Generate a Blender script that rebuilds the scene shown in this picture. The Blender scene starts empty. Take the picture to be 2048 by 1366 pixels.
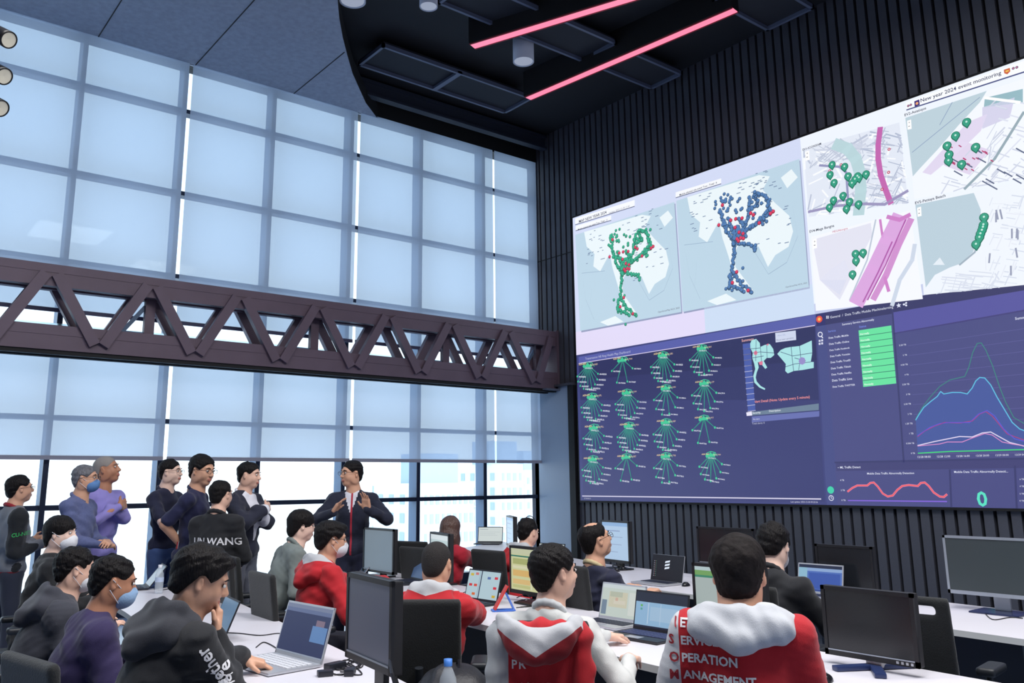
import bpy, bmesh, math, random
import numpy as np
from mathutils import Vector, Matrix
from mathutils.bvhtree import BVHTree
PI = math.pi
S = bpy.context.scene
COL = S.collection

# ------------------------------------------------------------------ camera
FL, YAW, PITCH, ROLL, CX, CY, CH = 1694.5, 0.90281, 0.200324, -0.00849185, 990.672, 617.012, 1.6
Fw = np.array([math.cos(PITCH)*math.cos(YAW), math.cos(PITCH)*math.sin(YAW), math.sin(PITCH)])
Rt0 = np.array([math.sin(YAW), -math.cos(YAW), 0.0]); Up0 = np.cross(Rt0, Fw)
Rt = Rt0*math.cos(ROLL)+Up0*math.sin(ROLL); Up = -Rt0*math.sin(ROLL)+Up0*math.cos(ROLL)
EYE = np.array([0, 0, CH])
cd = bpy.data.cameras.new('camera'); cam = bpy.data.objects.new('camera', cd); COL.objects.link(cam)
M = Matrix(((Rt[0], Up[0], -Fw[0], 0), (Rt[1], Up[1], -Fw[1], 0), (Rt[2], Up[2], -Fw[2], CH), (0, 0, 0, 1)))
cam.matrix_world = M
cd.sensor_width = 36; cd.lens = FL*36/2048
cd.shift_x = (1024-CX)/2048; cd.shift_y = (CY-683)/2048
cd.clip_end = 2000
S.camera = cam

# ------------------------------------------------------------------ world, colour, lights
S.view_settings.view_transform = 'Standard'; S.view_settings.look = 'None'
S.view_settings.gamma = 1; S.view_settings.exposure = 0.0
w = bpy.data.worlds.new('sky'); S.world = w; w.use_nodes = True
nt = w.node_tree; nt.nodes.clear()
wo = nt.nodes.new('ShaderNodeOutputWorld'); bg = nt.nodes.new('ShaderNodeBackground')
tc = nt.nodes.new('ShaderNodeTexCoord'); sp = nt.nodes.new('ShaderNodeSeparateXYZ'); cr = nt.nodes.new('ShaderNodeValToRGB')
nt.links.new(tc.outputs['Generated'], sp.inputs[0]); nt.links.new(sp.outputs['Z'], cr.inputs[0])
cr.color_ramp.elements[0].color = (.86, .94, 1, 1); cr.color_ramp.elements[1].color = (.60, .79, 1, 1); cr.color_ramp.elements[1].position = .7
nt.links.new(cr.outputs[0], bg.inputs[0]); bg.inputs[1].default_value = 2.1
nt.links.new(bg.outputs[0], wo.inputs[0])

def area(name, loc, sx, sy, power, color, rot=(0, 0, 0), spread=PI):
    l = bpy.data.lights.new(name, 'AREA'); l.shape = 'RECTANGLE'; l.size = sx; l.size_y = sy; l.energy = power; l.color = color
    l.spread = spread
    o = bpy.data.objects.new(name, l); COL.objects.link(o); o.location = loc; o.rotation_euler = rot
    return o
# unseen lamps added for ceiling light, over the desk rows and behind the photographer
for i, (x, y, p) in enumerate(((0.6, 1.2, 185), (3.4, -1.0, 205), (3.9, 2.3, 215), (0.4, 4.6, 140), (6.6, 0.2, 180))):
    area('added_ceiling_light', (x, y, 7.2), 1.5, 1.5, p, (1, .985, .985))
sn = bpy.data.lights.new('sun', 'SUN'); sn.energy = 2.6; sn.angle = .2; sn.color = (1, .97, .92)
so = bpy.data.objects.new('sun', sn); COL.objects.link(so); so.rotation_euler = (math.radians(55), 0, math.radians(15))
S.cycles.use_denoising = True
S.cycles.max_bounces = 8; S.cycles.transparent_max_bounces = 16; S.cycles.sample_clamp_indirect = 6
S.cycles.caustics_reflective = False; S.cycles.caustics_refractive = False

# ------------------------------------------------------------------ points of the place behind a spot in the photo
def ray(x, y): return Fw+Rt*(x-CX)/FL-Up*(y-CY)/FL
def onZ(x, y, z): d = ray(x, y); return EYE+d*(z-CH)/d[2]
def onX(x, y, v): d = ray(x, y); return EYE+d*v/d[0]
def onY(x, y, v): d = ray(x, y); return EYE+d*v/d[1]
def onD(x, y, v): return EYE+ray(x, y)*v

# ------------------------------------------------------------------ materials
MATS = {}
def lin(c):
    return tuple(((v/255)/12.92 if v/255 <= .04045 else ((v/255+.055)/1.055)**2.4) for v in c)
def mat(name, rgb, rough=.6, metal=0, bump=0, bscale=60, var=0, vscale=8, spec=.5, emit=None, es=0, alpha=None, sheen=0, coat=0):
    if name in MATS: return MATS[name]
    m = bpy.data.materials.new(name); m.use_nodes = True; t = m.node_tree; b = t.nodes['Principled BSDF']
    c = lin(rgb)+(1,)
    b.inputs['Base Color'].default_value = c; b.inputs['Roughness'].default_value = rough; b.inputs['Metallic'].default_value = metal
    b.inputs['Specular IOR Level'].default_value = spec
    if sheen: b.inputs['Sheen Weight'].default_value = sheen
    if coat: b.inputs['Coat Weight'].default_value = coat
    if emit is not None:
        b.inputs['Emission Color'].default_value = lin(emit)+(1,); b.inputs['Emission Strength'].default_value = es
    if bump or var:
        co = t.nodes.new('ShaderNodeTexCoord')
    if bump:
        n = t.nodes.new('ShaderNodeTexNoise'); n.inputs['Scale'].default_value = bscale; n.inputs['Detail'].default_value = 4
        bp = t.nodes.new('ShaderNodeBump'); bp.inputs['Strength'].default_value = bump; bp.inputs['Distance'].default_value = .01
        t.links.new(co.outputs['Object'], n.inputs['Vector']); t.links.new(n.outputs['Fac'], bp.inputs['Height']); t.links.new(bp.outputs[0], b.inputs['Normal'])
    if var:
        n2 = t.nodes.new('ShaderNodeTexNoise'); n2.inputs['Scale'].default_value = vscale; n2.inputs['Detail'].default_value = 5
        rp = t.nodes.new('ShaderNodeValToRGB')
        rp.color_ramp.elements[0].position = .3; rp.color_ramp.elements[1].position = .7
        rp.color_ramp.elements[0].color = tuple(v*(1-var) for v in c[:3])+(1,); rp.color_ramp.elements[1].color = tuple(min(1, v*(1+var)) for v in c[:3])+(1,)
        t.links.new(co.outputs['Object'], n2.inputs['Vector']); t.links.new(n2.outputs['Fac'], rp.inputs[0]); t.links.new(rp.outputs[0], b.inputs['Base Color'])
    MATS[name] = m; return m
def glow(name, rgb, s=1.0):
    if name in MATS: return MATS[name]
    m = bpy.data.materials.new(name); m.use_nodes = True; t = m.node_tree; b = t.nodes['Principled BSDF']
    b.inputs['Base Color'].default_value = (.01, .01, .012, 1); b.inputs['Roughness'].default_value = .4
    b.inputs['Emission Color'].default_value = lin(rgb)+(1,); b.inputs['Emission Strength'].default_value = s
    MATS[name] = m; return m

# ------------------------------------------------------------------ mesh helpers
def link(name, me, parent=None, loc=None):
    o = bpy.data.objects.new(name, me); COL.objects.link(o)
    if parent is not None: o.parent = parent
    if loc is not None: o.location = loc
    return o
def tag(o, label=None, cat=None, group=None, kind=None):
    if label: o['label'] = label
    if cat: o['category'] = cat
    if group: o['group'] = group
    if kind: o['kind'] = kind
    return o
def empty(name, loc=(0, 0, 0), rz=0, label=None, cat=None, group=None, kind=None):
    o = bpy.data.objects.new(name, None); COL.objects.link(o); o.location = loc; o.rotation_euler = (0, 0, rz)
    o.empty_display_size = .1
    return tag(o, label, cat, group, kind)
class MB:
    """collects shapes into one mesh"""
    def __init__(s): s.v = []; s.f = []; s.m = []; s.mats = []; s.sm = []
    def mi(s, m):
        if m not in s.mats: s.mats.append(m)
        return s.mats.index(m)
    def add(s, vs, fs, m, smooth=False):
        n = len(s.v); s.v += [tuple(map(float, v)) for v in vs]; k = s.mi(m)
        for f in fs: s.f.append(tuple(int(i)+n for i in f)); s.m.append(k); s.sm.append(smooth)
        return s
    def box(s, c, d, m, R=None, bev=0):
        x, y, z = (v/2 for v in d)
        if bev:
            b = min(bev, x*.9, y*.9, z*.9); vs = []
            bm = bmesh.new(); bmesh.ops.create_cube(bm, size=1); bmesh.ops.scale(bm, vec=(d[0], d[1], d[2]), verts=bm.verts)
            bmesh.ops.bevel(bm, geom=bm.edges[:], offset=b, segments=2, profile=.7, affect='EDGES')
            bm.verts.index_update(); vs = [v.co.copy() for v in bm.verts]; fs = [[v.index for v in f.verts] for f in bm.faces]; bm.free()
        else:
            vs = [Vector((i*x, j*y, k*z)) for i in (-1, 1) for j in (-1, 1) for k in (-1, 1)]
            fs = [(0, 1, 3, 2), (4, 6, 7, 5), (0, 4, 5, 1), (2, 3, 7, 6), (0, 2, 6, 4), (1, 5, 7, 3)]
        if R is not None: vs = [R @ v for v in vs]
        return s.add([v+Vector(c) for v in vs], fs, m, False)
    def span(s, a, b, m, bev=0):
        return s.box([(a[i]+b[i])/2 for i in range(3)], [abs(b[i]-a[i]) for i in range(3)], m, bev=bev)
    def bar(s, a, b, w, h, m, up=(0, 0, 1), bev=0):
        a = Vector(a); b = Vector(b); d = (b-a); L = d.length; d.normalize(); u = Vector(up); sd = d.cross(u).normalized(); u = sd.cross(d)
        R = Matrix((d, sd, u)).transposed(); return s.box((a+b)/2, (L, w, h), m, R, bev)
    def tube(s, pts, r, m, n=8, caps=True, smooth=True):
        pts = [Vector(p) for p in pts]; rs = r if hasattr(r, '__len__') else [r]*len(pts); vs = []; fs = []
        t0 = (pts[1]-pts[0]).normalized(); u = t0.orthogonal().normalized()
        for i, p in enumerate(pts):
            t = (pts[min(i+1, len(pts)-1)]-pts[max(i-1, 0)]).normalized(); u = (u-t*u.dot(t)).normalized(); w_ = t.cross(u)
            for k in range(n): a = 2*PI*k/n; vs.append(p+(u*math.cos(a)+w_*math.sin(a))*rs[i])
        for i in range(len(pts)-1):
            for k in range(n): a = i*n+k; b = i*n+(k+1) % n; fs.append((a, b, b+n, a+n))
        s.add(vs, fs, m, smooth)
        if caps: s.add([vs[k] for k in range(n)], [tuple(range(n))[::-1]], m); s.add(vs[-n:], [tuple(range(n))], m)
        return s
    def lathe(s, prof, c, m, n=24, smooth=True, R=None):
        vs = []; fs = []
        for (r, z) in prof:
            for k in range(n):
                v = Vector((r*math.cos(2*PI*k/n), r*math.sin(2*PI*k/n), z))
                if R is not None: v = R @ v
                vs.append(v+Vector(c))
        for i in range(len(prof)-1):
            for k in range(n): a = i*n+k; b = i*n+(k+1) % n; fs.append((a, b, b+n, a+n))
        return s.add(vs, fs, m, smooth)
    def prism(s, poly, z0, z1, m, mside=None):
        n = len(poly); vs = [(x, y, z0) for x, y in poly]+[(x, y, z1) for x, y in poly]
        s.add(vs, [tuple(range(n))[::-1], tuple(range(n, 2*n))], m)
        return s.add(vs, [(i, (i+1) % n, (i+1) % n+n, i+n) for i in range(n)], mside or m)
    def build(s, name, parent=None, loc=None):
        me = bpy.data.meshes.new(name); me.from_pydata(s.v, [], s.f)
        for m in s.mats: me.materials.append(m)
        me.polygons.foreach_set('material_index', s.m); me.polygons.foreach_set('use_smooth', s.sm); me.update()
        return link(name, me, parent, loc)
def solidify(o, t, off=0):
    md = o.modifiers.new('s', 'SOLIDIFY'); md.thickness = t; md.offset = off; return o

# ------------------------------------------------------------------ base materials
m_floor = mat('floor_vinyl', (128, 146, 176), .22, var=.06, vscale=1.5)
m_dark = mat('dark_slat', (72, 74, 84), .55, bump=.15, bscale=30)
m_groove = mat('black_groove', (9, 9, 12), .8)
m_alu = mat('navy_frame', (34, 44, 66), .35, .3)
m_aluside = mat('blue_grey_reveal', (104, 128, 158), .5, .2)
m_brown = mat('umber_steel', (104, 88, 102), .5, .1, bump=.05, bscale=12, var=.08, vscale=3)
m_felt = mat('grey_felt', (150, 158, 176), .95, bump=.5, bscale=90, var=.10, vscale=14)
m_black = mat('matt_black', (14, 15, 20), .7)
m_ceil = mat('black_ceiling', (22, 24, 32), .8, var=.1, vscale=2)
m_white = mat('white_paint', (228, 228, 232), .5)
m_teal = mat('pale_ledge', (196, 214, 218), .5)
m_col = mat('blue_grey_panel', (138, 154, 176), .38, bump=.02, bscale=40)

YW, XW = 11.41, 9.92
# ------------------------------------------------------------------ shell
tag(MB().span((-6, -5, -.1), (10.2, 11.6, 0), m_floor).build('floor'), kind='structure')
tag(MB().span((-6, -5, 7.88), (10.2, 11.6, 8.0), m_ceil).build('ceiling'), kind='structure')
tag(MB().span((-6.1, -5, 0), (-6, 11.6, 8), mat('grey_wall', (150, 152, 160), .8)).build('wall_left'), kind='structure')
tag(MB().span((-6, -5.1, 0), (10.2, -5, 8), MATS['grey_wall']).build('wall_rear'), kind='structure')
# slatted video wall
g = MB().span((10.0, -5, 0), (10.2, 11.6, 7.9), m_groove)
y = -1.5
while y < 11.40:
    z0 = 3.22 if y > 10.40 else .0
    g.box((9.965, y, (z0+7.88)/2), (.09, .098, 7.88-z0), m_dark)
    y += .136
tag(g.build('wall_right'), kind='structure')
tag(MB().span((9.915, 10.37, 5.50), (9.925, 11.4, 5.515), m_groove).build('trim_1'), kind='structure')
# column panel under the slats, its cap and dark edge
c = MB().span((9.86, 10.52, 0), (10.0, 11.41, 3.17), m_col).span((9.80, 10.38, 3.17), (10.0, 11.44, 3.21), m_dark)
c.span((9.84, 10.38, 0), (10.0, 10.52, 3.17), m_black)
tag(c.build('pillar_casing'), kind='structure')
# header above the windows and the beam in front of it
tag(MB().span((-6, 11.30, 7.40), (10.0, 11.6, 7.9), m_black).build('wall_back'), kind='structure')
tag(MB().span((-6, 11.35, 0), (10.0, 11.5, .12), m_alu).build('baseboard_back'), kind='structure')
# suspended felt ceiling with its long curved edge
curve = [(6.62, 11.30), (6.52, 11.30), (6.05, 10.88), (5.72, 10.5), (5.41, 10.14), (5.1, 9.72), (4.82, 9.33), (4.55, 8.92), (4.3, 8.5), (3.95, 7.85), (3.6, 7.1), (3.2, 6.1), (2.7, 4.6), (2.3, 3.0), (2.1, 1), (2.0, -1), (2.0, -5)]
fc = MB().prism([(-6, -5), (-6, 11.30)][::-1]+[], 0, 0, m_felt) if False else MB()
pl = curve[1:]+[(-6, -5), (-6, 11.30)]
fc.prism(pl, 7.38, 7.62, m_felt, m_black)
for x in (-.35, .95, 2.25, 3.53, 5.02):
    ye = np.interp(x, [c_[0] for c_ in curve[::-1]], [c_[1] for c_ in curve[::-1]]) if x > 2 else -5
    fc.span((x-.006, ye+.05, 7.374), (x+.006, 11.30, 7.3805), m_black)
fc.span((-6, 11.27, 7.37), (6.5, 11.30, 7.40), mat('edge_trim', (150, 158, 172), .5))
tag(fc.build('ceiling_felt'), kind='structure')

# windows: frames, panes
XM = [2.13+1.314*k for k in range(-6, 6)]
ZT = [1.325, 2.39, 4.33, 5.5, 6.7]
wn = MB()
for x in XM:
    wn.span((x-.03, 11.34, .1), (x+.03, 11.56, 7.4), m_aluside).span((x-.031, 11.33, .1), (x+.031, 11.345, 7.4), m_alu)  # daylight on the mullion sides is painted in as a lighter blue-grey
for z in ZT: wn.span((-6, 11.345, z-.03), (9.9, 11.50, z+.03), m_alu)
wn.span((-6, 11.345, .1), (9.9, 11.5, .17), m_alu).span((9.86, 11.31, 0), (9.92, 11.5, 7.4), m_alu)
tag(wn.build('window_1'), kind='structure')
gm = bpy.data.materials.new('window_glass'); gm.use_nodes = True; t = gm.node_tree; t.nodes.clear()
o_ = t.nodes.new('ShaderNodeOutputMaterial'); mx = t.nodes.new('ShaderNodeMixShader'); tr = t.nodes.new('ShaderNodeBsdfTransparent'); gl = t.nodes.new('ShaderNodeBsdfGlossy')
tr.inputs[0].default_value = (.95, .98, .99, 1); gl.inputs['Roughness'].default_value = .02; mx.inputs[0].default_value = .05
t.links.new(tr.outputs[0], mx.inputs[1]); t.links.new(gl.outputs[0], mx.inputs[2]); t.links.new(mx.outputs[0], o_.inputs[0])
tag(MB().span((-6, 11.45, .1), (9.9, 11.456, 7.4), gm).build('window_2'), kind='structure')

# roller blinds of translucent screen cloth
bm_ = bpy.data.materials.new('blind_cloth'); bm_.use_nodes = True; t = bm_.node_tree; t.nodes.clear()
o_ = t.nodes.new('ShaderNodeOutputMaterial'); mx = t.nodes.new('ShaderNodeMixShader'); mx2 = t.nodes.new('ShaderNodeMixShader')
tr = t.nodes.new('ShaderNodeBsdfTransparent'); tl = t.nodes.new('ShaderNodeBsdfTranslucent'); df = t.nodes.new('ShaderNodeBsdfDiffuse')
tl.inputs[0].default_value = (.58, .69, .88, 1); df.inputs[0].default_value = (.40, .46, .58, 1); tr.inputs[0].default_value = (.90, .97, 1, 1)
co = t.nodes.new('ShaderNodeTexCoord'); nz = t.nodes.new('ShaderNodeTexNoise'); nz.inputs['Scale'].default_value = 1.2; rp = t.nodes.new('ShaderNodeMapRange')
rp.inputs['To Min'].default_value = .18; rp.inputs['To Max'].default_value = .22
t.links.new(co.outputs['Object'], nz.inputs['Vector']); t.links.new(nz.outputs['Fac'], rp.inputs['Value'])
mx2.inputs[0].default_value = .62
t.links.new(tl.outputs[0], mx2.inputs[1]); t.links.new(df.outputs[0], mx2.inputs[2])
t.links.new(rp.outputs[0], mx.inputs[0]); t.links.new(mx2.outputs[0], mx.inputs[1]); t.links.new(tr.outputs[0], mx.inputs[2]); t.links.new(mx.outputs[0], o_.inputs[0])
m_hem = mat('blind_hem', (150, 152, 168), .6); m_hemd = mat('blind_hem_dark', (78, 80, 112), .6)
spans = [(-1.76, .83, ''), (.87, 3.45, 'at the far left'), (3.50, 6.12, 'second from the left'), (6.17, 8.84, 'third from the left'), (8.88, 9.86, 'narrow in the corner')]
for k, (a, b, wh) in enumerate(spans):
    if k == 0: continue
    for up in (1, 0):
        z0, z1 = (3.70, 7.40) if up else (1.93, 3.36)
        yb = 11.25
        o = MB().add([(a, yb, z0), (b, yb, z0), (b, yb, z1), (a, yb, z1)], [(0, 1, 2, 3)], bm_).build('roller_blind')
        tag(o, ('tall upper' if up else 'short lower')+' translucent roller blind '+('above the steel truss, ' if up else 'below the steel truss, ')+wh, 'roller blind', 'upper roller blinds' if up else 'lower roller blinds')
        hb = MB().span((a, yb-.014, z0-.045), (b, yb+.014, z0+.005), m_hemd if up else m_hem, bev=.005)
        hb.build('hem_bar', o)
        if not up:
            MB().tube([(a+.005, yb+.03, z1), (b-.005, yb+.03, z1)], .03, m_white).build('roller_tube', o)
# pale slab edge between the two rows of blinds
m_frost = bpy.data.materials.new('frosted_glass'); m_frost.use_nodes = True; t = m_frost.node_tree; t.nodes.clear(); o_ = t.nodes.new('ShaderNodeOutputMaterial'); tl = t.nodes.new('ShaderNodeBsdfTranslucent'); tl.inputs[0].default_value = (.72, .86, .90, 1); t.links.new(tl.outputs[0], o_.inputs[0])
tag(MB().add([(-6, 11.32, 3.28), (9.86, 11.32, 3.28), (9.86, 11.32, 3.53), (-6, 11.32, 3.53)], [(0, 1, 2, 3)], m_frost).build('trim_2'), kind='structure')

m_frame0 = mat('plate_grey', (92, 100, 120), .5)
# ------------------------------------------------------------------ steel truss
tr_ = empty('steel_truss', (5, 11.0, 3.14), label='dark umber steel lattice truss spanning in front of the blinds', cat='truss')
def tp(x, y, z): return (x-5, y-11.0, z-3.14)
def tmb(): return MB()
XE = 9.90
for nm, za, zb in (('top_chord', 3.88, 4.14), ('bottom_chord', 3.13, 3.42)):
    for yy in (10.86, 11.08):
        q = MB().span(tp(-3, yy-.05, za), tp(XE, yy+.05, zb), m_brown)
        zz = (za+zb)/2+.03
        q.span(tp(-3, yy-.056, zz), tp(XE, yy+.05, zb), m_brown)
        if nm == 'bottom_chord': q.span(tp(-3, yy-.045, za-.05), tp(XE, yy+.045, za-.03), m_black).span(tp(-3, yy-.03, za-.03), tp(XE, yy+.03, za), m_black)
        q.build(nm, tr_)
    q = MB().span(tp(-3, 10.9, za+.02), tp(XE, 11.08, za+.05), m_brown); q.build('web_plate', tr_)
k = -4
PK = [1.89+1.145*i for i in range(-4, 7)]+[9.78]; VL = [2.47+1.145*i for i in range(-4, 6)]+[9.36]
for i, x in enumerate(PK):
    for yy in (10.80, 11.13):
        for vx in (VL[i-1] if i else None, VL[i] if i < len(VL) else None):
            if vx is None: continue
            sg = 1 if vx > x else -1
            MB().bar(tp(x+sg*.06, yy, 4.02), tp(vx-sg*.05, yy, 3.22), .125, .09, m_brown, up=(0, 1, 0)).build('diagonal', tr_)
for x in (3.06-2.29, 3.08, 5.36, 7.65, 9.6):
    q = MB().span(tp(x-.05, 10.98, 3.4), tp(x+.07, 11.06, 3.9), m_brown).bar(tp(x-.3, 11.05, 3.45), tp(x, 11.05, 3.85), .03, .05, m_aluside).span(tp(x-.34, 11.02, 3.42), tp(x+.02, 11.08, 3.47), m_aluside)
    q.build('post', tr_)
MB().span(tp(9.55, 10.72, 3.10), tp(9.91, 11.2, 3.13), m_frame0).build('bearing_plate', tr_)
MB().span(tp(9.86, 10.78, 3.13), tp(9.91, 11.2, 4.16), m_brown).build('end_plate', tr_)

# ------------------------------------------------------------------ things under the dark ceiling
tag(MB().span((5.9, 10.92, 7.56), (9.86, 11.06, 7.60), mat('dim_beam', (38, 44, 60), .6)).span((5.9, 10.98, 7.6), (9.86, 11.0, 7.78), MATS['dim_beam']).span((5.9, 10.92, 7.78), (9.86, 11.06, 7.82), MATS['dim_beam']).build('ceiling_beam'), kind='structure')
m_frame = mat('panel_frame', (92, 100, 124), .5); m_mesh = mat('panel_mesh', (30, 33, 44), .8, bump=.3, bscale=200)
for i, (x0, x1, y0, y1, lb, div) in enumerate(((5.60, 8.40, 9.62, 10.34, 'long framed mesh ceiling panel beside the curved felt edge', 6.95), (5.6, 8.2, 7.56, 8.25, 'framed mesh ceiling panel behind the white cylinder lamp and upper pink strip', 6.9),
        (8.5, 9.68, 7.60, 8.24, 'framed mesh ceiling panel under the middle of the lower pink strip', None), (8.4, 9.6, 5.34, 6.06, 'framed mesh ceiling panel at the far end of the lower pink strip', None), (6.6, 8.1, 5.3, 6.0, 'framed mesh ceiling panel at the top edge between the pink strips', None))):
    r = empty('ceiling_panel', ((x0+x1)/2, (y0+y1)/2, 7.64), label=lb, cat='ceiling panel', group='framed mesh ceiling panels')
    X, Y_ = (x1-x0)/2, (y1-y0)/2; q = MB()
    for a, b in (((-X, -Y_), (X, -Y_+.04)), ((-X, Y_-.04), (X, Y_)), ((-X, -Y_), (-X+.04, Y_)), ((X-.04, -Y_), (X, Y_))): q.span((a[0], a[1], 0), (b[0], b[1], .06), m_frame)
    if div: q.span((div-(x0+x1)/2-.04, -Y_, -.002), (div-(x0+x1)/2+.04, Y_, .04), m_frame)
    q.build('frame', r); MB().span((-X+.02, -Y_+.02, .05), (X-.02, Y_-.02, .10), m_mesh).build('mesh_infill', r)
    MB().span((-X+.1, -.01, .10), (-X+.12, .01, .24), m_black).span((X-.12, -.01, .10), (X-.1, .01, .24), m_black).build('hanger', r)
m_pink = glow('pink_led', (255, 128, 160), 1.25); m_redside = mat('red_side', (150, 30, 48), .5)
def strip(a, b, lb, bow):
    r = empty('strip_light', ((a[0]+b[0])/2, (a[1]+b[1])/2, 7.46), label=lb, cat='strip light', group='pink linear lights')
    A = Vector((a[0], a[1], 0))-Vector((r.location.x, r.location.y, 0)); B = Vector((b[0], b[1], 0))-Vector((r.location.x, r.location.y, 0))
    d = (B-A).normalized(); n = Vector((-d.y, d.x, 0)); P = [A.lerp(B, t/12)+n*bow*4*(t/12)*(1-t/12) for t in range(13)]
    def sweep(z0, z1, w0, w1, m):
        vs = []
        for p in P: vs += [p+n*w0+Vector((0, 0, z0)), p+n*w1+Vector((0, 0, z0)), p+n*w1+Vector((0, 0, z1)), p+n*w0+Vector((0, 0, z1))]
        fs = [(0, 1, 2, 3), (48, 51, 50, 49)]
        for i in range(12):
            for k in range(4): fs.append((i*4+k, i*4+4+k, i*4+4+(k+1) % 4, i*4+(k+1) % 4))
        return MB().add(vs, fs, m)
    sweep(.012, .42, -.10, .10, m_black).build('housing', r)
    sweep(0, .03, -.085, -.062, m_redside).build('side_lip', r); sweep(0, .03, .062, .085, m_redside).build('side_lip', r)
    sweep(.004, .016, -.062, .062, m_pink).build('diffuser', r)
a1 = onZ(945, 94, 7.46); b1 = onZ(1255, 0, 7.46); b1 = b1+(b1-a1)*.9
strip(a1, b1, 'pink glowing strip light, the upper one beside the white cylinder lamp', .0)
a2 = onZ(1056, 198, 7.46); b2 = onZ(1470, 21, 7.46)
strip(a2, b2, 'pink glowing strip light, the lower one nearest the slatted wall', .0)
m_cyl = mat('white_lamp', (196, 200, 216), .45); m_len = glow('lamp_lens', (190, 200, 225), .55)
for (px_, py_, zb, rr, lb) in ((1047, 124, 7.42, .15, 'white cylinder lamp hanging between the two pink strips'), (857, 14, 7.46, .115, 'small white cylinder lamp with ring rim at the top edge'), (705, 3, 7.46, .165, 'white cylinder lamp at the top edge beside the felt ceiling')):
    p = onZ(px_, py_, zb)
    r = empty('cylinder_lamp', (p[0], p[1], zb), label=lb, cat='ceiling lamp', group='white cylinder lamps')
    MB().lathe([(rr*.86, .012), (rr, 0), (rr, 7.88-zb), (0, 7.88-zb)], (0, 0, 0), m_cyl, 32).build('lamp_body', r)
    MB().lathe([(0, .010), (rr*.87, .010)], (0, 0, 0), m_len, 32, False).build('lens', r)
m_spb = mat('spot_black', (16, 14, 16), .4); m_sprim = mat('spot_rim', (190, 186, 170), .4, emit=(200, 195, 180), es=.25)
for i, (px_, py_, d_) in enumerate(((18, 80, 5.2), (9, 153, 5.2), (2, 217, 5.2))):
    p = onD(px_, py_, d_); ax = Vector(Rt*.80-Up*.42-Fw*.35).normalized()
    r = empty('spotlight', p, label=('topmost', 'middle', 'lowest')[i]+' of the three black tube spotlights at the left edge', cat='spotlight', group='black tube spotlights')
    Rm = ax.to_track_quat('Z', 'Y').to_matrix()
    MB().lathe([(0, -.3), (.05, -.3), (.055, -.02), (.055, 0), (.046, 0), (.046, -.01)], (0, 0, 0), m_spb, 24, R=Rm).build('lamp_body', r)
    MB().lathe([(0, -.008), (.047, -.002)], (0, 0, 0), m_sprim, 24, R=Rm).build('lens', r)
# pole that carries the three spotlights, just outside the left edge
pa = onD(-42, 60, 5.3); pb = pa
tag(MB().tube([(pa[0], pa[1], 7.38), (pa[0], pa[1], 2.9)], .02, m_spb).build('spotlight_pole'), 'black pole carrying the tube spotlights at the left edge', 'pole')

# ------------------------------------------------------------------ lettering
_tc = {}
def text_geo(s, bold=0.0):
    k = (s, bold)
    if k in _tc: return _tc[k]
    cu = bpy.data.curves.new('t', 'FONT'); cu.body = s; cu.size = 1; cu.resolution_u = 2; cu.offset = bold; cu.fill_mode = 'FRONT'
    ob = bpy.data.objects.new('t', cu); me = bpy.data.meshes.new_from_object(ob)
    vs = [(v.co.x, v.co.y) for v in me.vertices]; fs = [tuple(p.vertices) for p in me.polygons]
    bpy.data.objects.remove(ob); bpy.data.curves.remove(cu); bpy.data.meshes.remove(me)
    x0 = min((v[0] for v in vs), default=0); x1 = max((v[0] for v in vs), default=1)
    _tc[k] = ([(a-x0, b) for a, b in vs], fs, x1-x0); return _tc[k]

# ------------------------------------------------------------------ the video wall
XS = 9.865
wall = empty('video_wall', (XS, 5.9, 1.27), label='huge flat video wall showing maps and traffic dashboards on the slatted wall', cat='video wall')
WL = np.array([XS, 5.9, 1.27])
def W(px_, py_, lay=0):
    p = onX(px_, py_, XS); return (-.0012*lay, p[1]-5.9, p[2]-1.27)
EM = {}
def em(rgb, s=1.0): return glow('px_%d_%d_%d_%g' % (*rgb, s), rgb, s)
def poly(b, pts, rgb, lay, conv=W):
    vs = [conv(x, y, lay) for x, y in pts]; b.add(vs, [tuple(range(len(vs)))], em(rgb)); return b
def rect(b, tl, tr, br, bl, rgb, lay): return poly(b, (tl, tr, br, bl), rgb, lay)
def line(b, pts, wd, rgb, lay, conv=W):
    P = [Vector(conv(x, y, lay)) for x, y in pts]
    for p, q in zip(P, P[1:]):
        d = (q-p); 
        if d.length < 1e-6: continue
        d.normalize(); n = Vector((0, -d.z, d.y))*wd/2; e = d*wd*.25
        b.add([p-n-e, q-n+e, q+n+e, p+n-e], [(0, 1, 2, 3)], em(rgb))
    return b
def disc(b, x, y, r, rgb, lay, n=8):
    c_ = W(x, y, lay); b.add([(c_[0], c_[1]+r*math.cos(2*PI*k/n), c_[2]+r*math.sin(2*PI*k/n)) for k in range(n)], [tuple(range(n))], em(rgb))
def write(b, s, p0, p1, rgb, lay, bold=0.0, hmax=None, slope=0):
    a = W(*p0, lay); e = W(*p1, lay); wd = abs(a[1]-e[1]); vs, fs, tw = text_geo(s, bold); k = wd/tw; kz = k if hmax is None else min(k, hmax)
    b.add([(a[0], a[1]-x*k, a[2]+y*kz-slope*x*k) for x, y in vs], fs, em(rgb))
rnd = random.Random(4)
ytop, ybot, ymid, zt, zb_, zm = 10.30, 1.42, 5.86, 6.08, 1.27, 3.665
MB().span((0, ybot-.03-5.9, -.03), (.05, ytop+.03-5.9, zt-zb_+.03), m_black).build('frame', wall)
def quad(b, y0, y1, z0, z1, rgb, lay):  # metres on the wall
    b.add([(-.0012*lay, y0-5.9, z0-1.27), (-.0012*lay, y1-5.9, z0-1.27), (-.0012*lay, y1-5.9, z1-1.27), (-.0012*lay, y0-5.9, z1-1.27)], [(0, 1, 2, 3)], em(rgb))

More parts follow.
